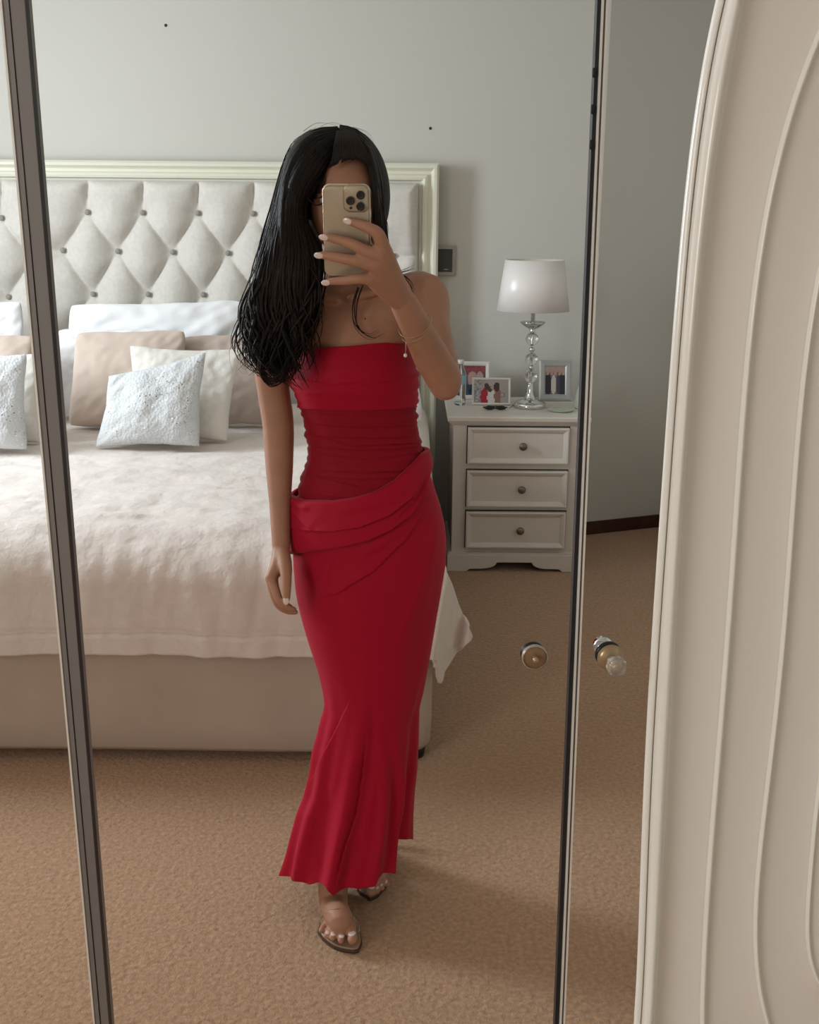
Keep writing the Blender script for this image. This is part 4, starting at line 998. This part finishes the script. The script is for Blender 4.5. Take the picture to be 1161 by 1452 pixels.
# nails
def nail(p_prev, tip, nrm, L=.012, w=.0052, lift=.0045, ext=.004):
    t = np.array(tip) - np.array(p_prev); t /= np.linalg.norm(t); nrm = np.array(nrm, float); nrm -= t * np.dot(nrm, t); nrm /= np.linalg.norm(nrm); b = np.cross(t, nrm)
    c = np.array(tip) + nrm * lift + t * (ext - L * .35 + .003)
    R = np.stack([b, nrm, t], 1)
    return ellipsoid(c, (w, .0016, L / 2), 16, 10, R)
for k_, (p_, r_) in fingers.items():
    MB().add(nail(p_[-2], p_[-1], PN, .0165, .0055, r_[-1] - .0002, .0055)).build('fingernail', M['nail'], woman)
MB().add(nail(Q(406, 838, 2.198), Q(406, 851, 2.196), (0, -1, .1), .0175, .0062, .0066, .003)).build('fingernail', M['nail'], woman)
for (bx_, by_, tx, ty, r_) in T1[:4] + T2[:4]:
    a = PZ(bx_, by_, .030); b = PZ(tx, ty, .0215 + r_)
    MB().add(nail(a, b, (0, -.9, 1), r_ * 1.8, r_ * .75, r_ * .92, -.002)).build('toenail', M['nail'], woman)
# freckle-like mole, bracelets with a pearl charm
MB().add(ellipsoid(Q(517.5, 452, 2.256), (.0016, .0012, .0016), 10, 8)).build('mole', M['iris'], woman)
def ring_around(c, axis, r, rad, m, name, flat=1.0):
    ax_ = Vector(axis).normalized(); q = np.array(Vector((0, 0, 1)).rotation_difference(ax_).to_matrix())
    pts = [np.array(c) + q @ np.array([r * math.cos(a), r * flat * math.sin(a), 0]) for a in np.linspace(0, 2 * PI, 49)]
    return MB().add(tube(pts, [rad] * 49, 6, 97, roundcap=False)).build(name, m, woman)
fa = Q(595, 474, 2.08) - WR
br = ring_around(WR * .30 + Q(595, 474, 2.08) * .70, fa, .0315, .0006, M['brass'], 'bracelet')
ring_around(WR * .2 + Q(595, 474, 2.08) * .8, fa + np.array([.02, 0, 0]), .0325, .0005, M['brass'], 'bracelet')
MB().add(tube([Q(575.5, 484, 2.05), Q(575, 502, 2.05)], [.0006, .0006], 6, 3)).build('charm_chain', M['brass'], br)
MB().add(ellipsoid(Q(574.7, 504, 2.05), (.0034, .0034, .0038), 14, 10)).build('pearl_charm', M['photowhite'], br)
MB().add(tube([Q(447, 1288, 2.24), PZ(470, 1290, .10), Q(497, 1284, 2.26)], [.0007] * 3, 6)).build('anklet', M['brass'], woman)
# ---- sandals
def sandal(outline, heel, ankle_p, strap):
    top = .0085
    lo = [PZ(x, y, .001) for x, y in outline]; 
    n = len(lo); c = sum(lo) / n
    rg = []
    for z, g in ((0.0005, .985), (.004, 1.0), (.0065, 1.0), (top, .985)):
        rg.append([np.array([c[0] + (p[0] - c[0]) * g, c[1] + (p[1] - c[1]) * g, z]) for p in lo])
    so = fix_normals(MB().add(loft(rg)).build('sandal', M['sandal_dark'], woman, False))
    rg = []
    for z, g in ((top - .001, .93), (top + .003, .93), (top + .004, .90)):
        rg.append([np.array([c[0] + (p[0] - c[0]) * g, c[1] + (p[1] - c[1]) * g, z]) for p in lo])
    fix_normals(MB().add(loft(rg)).build('insole', M['sandal'], so, False))
    # rising shank and heel
    m1 = (lo[0] + lo[-1]) / 2; w1 = np.linalg.norm(lo[0] - lo[-1]) / 2; d = heel - m1; d[2] = 0; d /= np.linalg.norm(d); sd = np.array([-d[1], d[0], 0])
    rg = []
    for t in np.linspace(0, 1, 10):
        q = m1 * (1 - t) + heel * t; q[2] = .007 + (heel[2] - .007) * (t * t * (3 - 2 * t)); w = w1 * (1 - t) + .018 * t - .012 * math.sin(t * PI)
        rg.append([q + sd * w, q - sd * w, q - sd * w - np.array([0, 0, .006]), q + sd * w - np.array([0, 0, .006])])
    fix_normals(MB().add(loft(rg)).build('shank', M['sandal_dark'], so, False))
    MB().add(tube([heel - np.array([0, 0, .004]), np.array([heel[0], heel[1] - .004, .006])], [.013, .006], 16, 6)).build('heel', M['sandal_dark'], so)
    for st in strap:
        v = []; 
        a, b, h, w = st
        pa, pb = PZ(*a, .008), PZ(*b, .008); f_ = np.cross(pb - pa, [0, 0, 1]); f_ /= np.linalg.norm(f_)
        for i in range(5):
            for j in range(21):
                t = j / 20; v.append(pa * (1 - t) + pb * t + np.array([0, 0, h * math.sin(t * PI) ** .55]) + f_ * w * (i / 4 - .5))
        o = link('clear_strap', pyd(v, grid_faces(5, 21)), M['clear'], so); o.modifiers.new('s', 'SOLIDIFY').thickness = .0015
sandal([(461, 1304), (453, 1312), (450, 1324), (456, 1333), (464, 1340), (473, 1346), (482, 1349.5), (492, 1351.5), (503, 1353), (509, 1351), (512, 1345), (513.5, 1340), (512, 1328), (507, 1312), (503, 1304)],
       np.array([float(ank[0]) + .010, 2.35, .085]), ank, [((452, 1318), (510, 1322), .050, .030)])
sandal([(524, 1240), (512, 1250), (507, 1257), (506, 1264), (510, 1269.5), (517, 1273), (521, 1276), (525, 1278), (531, 1275.5), (537, 1272), (545, 1262), (552, 1253.5), (554, 1246), (550, 1238)],
       np.array([float(ank2[0]), 2.57, .085]), ank2, [((510, 1258), (552, 1246), .048, .030)])
# ---- hair
def poly_at(pts, t):
    p = np.array(pts, float); d = np.r_[0, np.cumsum(np.linalg.norm(np.diff(p, axis=0), axis=1))]; s = t * d[-1]
    return np.array([np.interp(s, d, p[:, 0]), np.interp(s, d, p[:, 1])])
Lout = [(476, 179), (455, 180), (436, 187), (420, 199), (408, 218), (401, 242), (394, 270), (387, 300), (379, 332), (372, 362), (364, 392), (356, 418), (352, 445), (354, 475), (360, 505), (370, 530), (388, 543)]
Lin = [(499, 210), (484, 220), (472, 232), (464, 250), (449, 270), (434, 286), (431, 305), (437, 325), (447, 345), (457, 368), (456, 395), (450, 425), (440, 452), (432, 478), (424, 500), (418, 522), (412, 540)]
Rout = [(482, 178), (500, 181), (515, 191), (526, 206), (534, 228), (540, 255), (544, 290), (546, 325), (547, 355), (552, 378), (562, 390), (580, 398)]
Rin = [(496, 208), (510, 219), (520, 230), (525, 245), (526, 270), (527, 300), (528, 330), (529, 355), (531, 378), (540, 394), (552, 404), (566, 412)]
hb_ = MB()
def mass(out, inn, Yc, dep, n=44, nr=70, seed=0):
    rings = []
    for i in range(nr):
        t = i / (nr - 1); o = poly_at(out, t); q = poly_at(inn, t); Y = np.interp(t, [a for a, _ in Yc], [b for _, b in Yc]); d = np.interp(t, [a for a, _ in dep], [b for _, b in dep])
        A = P(o[0], o[1], Y); B = P(q[0], q[1], Y); c = (A + B) / 2; h = (B - A) / 2 * (1 - .62 * max(0, t - .62) / .38); L = np.linalg.norm(h); e = h / L
        ring = []
        for k in range(n):
            a = 2 * PI * k / n
            rgh = 1 + .05 * math.sin(a * 9 + 2 * t * 3 + seed) + .035 * math.sin(a * 17 + 5 * t + seed) + .06 * noise.noise((a * 2.2, t * 3, seed))
            ring.append(c + e * L * .93 * math.cos(a) * rgh + np.array([0, -d, 0]) * math.sin(a) * rgh)
        rings.append(ring)
    return loft(rings)
YcL = [(0, 2.27), (.15, 2.255), (.35, 2.245), (.55, 2.245), (.75, 2.24), (1, 2.235)]; dL = [(0, .03), (.1, .075), (.3, .085), (.5, .062), (.75, .042), (.9, .022), (1, .006)]
YcR = [(0, 2.27), (.2, 2.265), (.5, 2.27), (.8, 2.30), (1, 2.32)]; dR = [(0, .03), (.15, .065), (.4, .070), (.7, .05), (1, .012)]
hb_.add(mass(Lout, Lin, YcL, dL)); hb_.add(mass(Rout, Rin, YcR, dR, seed=4))
# skull cap (open over the face) and the fall behind the neck
cap = []; capn = 60
faces_ok = []
for i in range(26):
    el = PI / 2 - (PI / 2 + .35) * i / 25
    for k in range(capn):
        a = 2 * PI * k / capn
        cap.append(HC + np.array([.086 * math.sin(a) * math.cos(el), -.100 * math.cos(a) * math.cos(el) + .006, .010 + .127 * math.sin(el)]))
cf = []
facepoly = np.array([(497, 219), (472, 228), (463, 262), (438, 290), (445, 330), (460, 360), (530, 360), (527, 262), (521, 228)])
def inpoly(x, y, poly):
    c = False; j = len(poly) - 1
    for i in range(len(poly)):
        if (poly[i][1] > y) != (poly[j][1] > y) and x < (poly[j][0] - poly[i][0]) * (y - poly[i][1]) / (poly[j][1] - poly[i][1]) + poly[i][0]: c = not c
        j = i
    return c
for g in grid_faces(26, capn, True):
    c = sum(cap[q] for q in g) / 4; x, y = proj(c)
    if c[1] < HC[1] - .01 and (inpoly(x, y, facepoly) or y > 221 and 462 < x < 528): continue
    cf.append(g)
hb_.add((cap, cf))
rings = []
for t in np.linspace(0, 1, 24):
    y = 240 + 180 * t; wq = np.interp(t, [0, .3, .7, 1], [30, 46, 50, 38]); Y = np.interp(t, [0, .3, .6, 1], [2.33, 2.37, 2.415, 2.43]); d = np.interp(t, [0, .4, 1], [.05, .045, .025])
    A = P(482 - wq * 1.1, y, Y); B = P(486 + wq, y, Y); c = (A + B) / 2; e = (B - A) / 2
    rings.append([c + e * math.cos(a) * (1 + .03 * math.sin(a * 11)) + np.array([0, -d, 0]) * math.sin(a) * (1 + .05 * math.sin(a * 13)) for a in np.linspace(0, 2 * PI, 40, endpoint=False)])
hb_.add(loft(rings))
hair = hb_.build('hair', M['hair'], woman)
# locks and strands laid over the masses
rs = random.Random(11)
lk = MB(); stn = MB()
def lock(out, inn, Yc, dep, s, side, rad, t0=0.0, t1=1.0, wav=1.0, jit=0, n=5, seg=26, dst=None, fl=.45):
    pts = []; ph_ = rs.uniform(0, 6.28); fr = rs.uniform(3.2, 4.6); j1 = rs.uniform(-jit, jit)
    for t in np.linspace(t0, t1, 12):
        o = poly_at(out, t); q = poly_at(inn, t); Y = np.interp(t, [a for a, _ in Yc], [b for _, b in Yc]); d = np.interp(t, [a for a, _ in dep], [b for _, b in dep])
        u = s; x, y = o * (1 - u) + q * u
        a = math.acos(max(-1, min(1, 2 * s - 1))); dy = d * math.sin(a) * side
        k = (max(0, t - .42) + 1.3 * max(0, t - .65)) * wav
        x += k * 26 * math.sin(fr * t * 3.4 + ph_) + j1 * t * 10; y += k * 8 * math.cos(fr * t * 3 + ph_)
        pts.append(P(x, y, Y - dy * 1.02 - k * .02 * math.cos(fr * t * 3.4 + ph_)))
    r = [rad * v for v in (.5, .8, 1, 1, 1, 1, 1, .95, .85, .65, .40, .12)]
    (dst or lk).add(tube(pts, r, n, seg, flat=fl))
for i in range(95):
    lock(Lout, Lin, YcL, dL, rs.uniform(.02, .98), 1 if rs.random() < .8 else -1, rs.uniform(.004, .0085), 0.0, rs.uniform(.80, 1.03), rs.uniform(.3, 1.0), .5)
for i in range(45):
    lock(Rout, Rin, YcR, dR, rs.uniform(.05, .95), 1 if rs.random() < .8 else -1, rs.uniform(.003, .0065), 0.0, rs.uniform(.85, 1.0), .25, .3)
for i in range(230):
    lock(Lout, Lin, YcL, dL, rs.uniform(-.05, 1.04), 1, rs.uniform(.0006, .0014), rs.uniform(0, .25), rs.uniform(.8, 1.06), rs.uniform(.3, 1.6), 1.2, 4, 22, stn, .8)
for i in range(90):
    lock(Rout, Rin, YcR, dR, rs.uniform(-.04, 1.03), 1, rs.uniform(.0005, .0012), 0, rs.uniform(.8, 1.0), .3, .6, 4, 20, stn, .8)
for i in range(40):
    lock(Lout, Lin, YcL, dL, rs.uniform(.0, .22), 1, rs.uniform(.0022, .0048), rs.uniform(0, .1), rs.uniform(.85, 1.0), rs.uniform(.4, 1.0), .4, 5, 28)
for i in range(80):
    lock(Lout, Lin, YcL, dL, rs.uniform(.0, 1.0), 1, rs.uniform(.0012, .0034), rs.uniform(.30, .5), rs.uniform(.85, 1.0), rs.uniform(1.0, 1.7), .8, 6, 34)
for i in range(70):      # loose corkscrew curls over the last third
    s_0 = rs.uniform(.0, 1.0); t_0 = rs.uniform(.50, .68); t_1 = rs.uniform(.86, 1.0); ph_ = rs.uniform(0, 6.28); R_px = rs.uniform(4, 10); turns = rs.uniform(1.1, 2.0); hand = rs.choice((-1, 1)); pts = []
    for k in range(15):
        f = k / 14; t = t_0 + (t_1 - t_0) * f; o = poly_at(Lout, t); q = poly_at(Lin, t); x, y = o * (1 - s_0) + q * s_0
        rr2 = R_px * min(1, .25 + f * 1.1); a = ph_ + hand * turns * 2 * PI * f
        x += rr2 * math.cos(a) * .9; Y = 2.235 - .030 - .016 * f + rr2 / 680 * math.sin(a) + .02 * rs.uniform(-.1, .1)
        pts.append(P(min(x, 452), y + rr2 * .35 * math.sin(a), Y))
    r1_ = rs.uniform(.0016, .0036)
    stn.add(tube(pts, [r1_ * v for v in np.interp(np.linspace(0, 1, 15), [0, .15, .7, 1], [.4, 1, .9, .12])], 6, 44, flat=.5))
# curls at the ends and flyaways
def curl(pts, Y, r0_, cnt=6, spread=4):
    for k in range(cnt):
        dx, dy, dY = rs.gauss(0, spread), rs.gauss(0, spread * .7), rs.uniform(-.015, .015)
        m = len(pts); stn.add(tube([P(x + dx * (i / m + .2), y + dy * (i / m + .2), Y + dY) for i, (x, y) in enumerate(pts)], [r0_ * (1 - .85 * i / (m - 1)) for i in range(m)], 5, m * 5, flat=.6))
curl([(385, 470), (378, 500), (372, 525), (382, 543), (398, 538), (404, 525)], 2.20, .0028, 9)
curl([(365, 430), (356, 455), (355, 480), (366, 500), (380, 508)], 2.22, .0025, 8)
curl([(440, 380), (453, 405), (453, 440), (440, 468), (424, 478), (420, 474)], 2.20, .0030, 10, 3)
curl([(400, 470), (412, 500), (420, 520), (424, 528)], 2.19, .0024, 7)
curl([(370, 480), (358, 488), (346, 490), (338, 486)], 2.22, .0012, 3, 2)
curl([(372, 395), (360, 412), (352, 424), (345, 421)], 2.23, .0012, 4, 2)
curl([(395, 500), (380, 520), (366, 528), (358, 520)], 2.20, .0022, 7)
curl([(410, 505), (398, 530), (384, 538), (375, 530)], 2.19, .0022, 7)
curl([(405, 440), (396, 480), (384, 515), (400, 530)], 2.19, .0026, 8)
curl([(508, 408), (502, 430), (503, 455), (513, 470), (528, 477), (543, 470)], 2.245, .0011, 5, 2.5)
curl([(514, 405), (506, 430), (506, 460), (520, 478)], 2.245, .0009, 4, 2.5)
curl([(548, 372), (562, 386), (576, 384), (584, 381)], 2.27, .0014, 7, 3)
curl([(556, 384), (572, 392), (582, 402), (586, 414)], 2.27, .0020, 7, 3)
curl([(437, 282), (446, 290), (454, 290), (462, 284)], 2.178, .0022, 6, 1.0)
for k in range(110):
    u = rs.random(); x0_ = 470 + 56 * u; yb_ = 222 + 6 * (abs(u - .5) * 2) ** 2 + rs.uniform(-1, 4); top_ = (490 + (u - .5) * 22, 186)
    side_ = -1 if u < .5 else 1
    stn.add(tube([P(top_[0], top_[1], 2.215), P((top_[0] + x0_) / 2, (184 + yb_) / 2, 2.182), P(x0_, yb_, 2.177), P(x0_ + side_ * 5 * abs(u - .5) * 2, yb_ + 9 * abs(u - .5) * 2, 2.180)], [.0022, .0026, .0014, .0003], 5, 10, flat=.6))
for pts in ([(430, 186), (450, 174), (478, 177)], [(500, 180), (520, 187), (530, 202)], [(455, 179), (470, 174), (490, 180)], [(505, 184), (524, 198), (536, 224)], [(545, 300), (550, 325), (547, 345)], [(372, 350), (360, 380), (358, 400)], [(378, 330), (364, 360), (360, 385)]):
    curl(pts, 2.25, .0004, 3, 2)
lk.build('hair_lock', M['hair'], hair)
so_ = stn.build('loose_strands', M['hair'], hair); so_['kind'] = 'stuff'
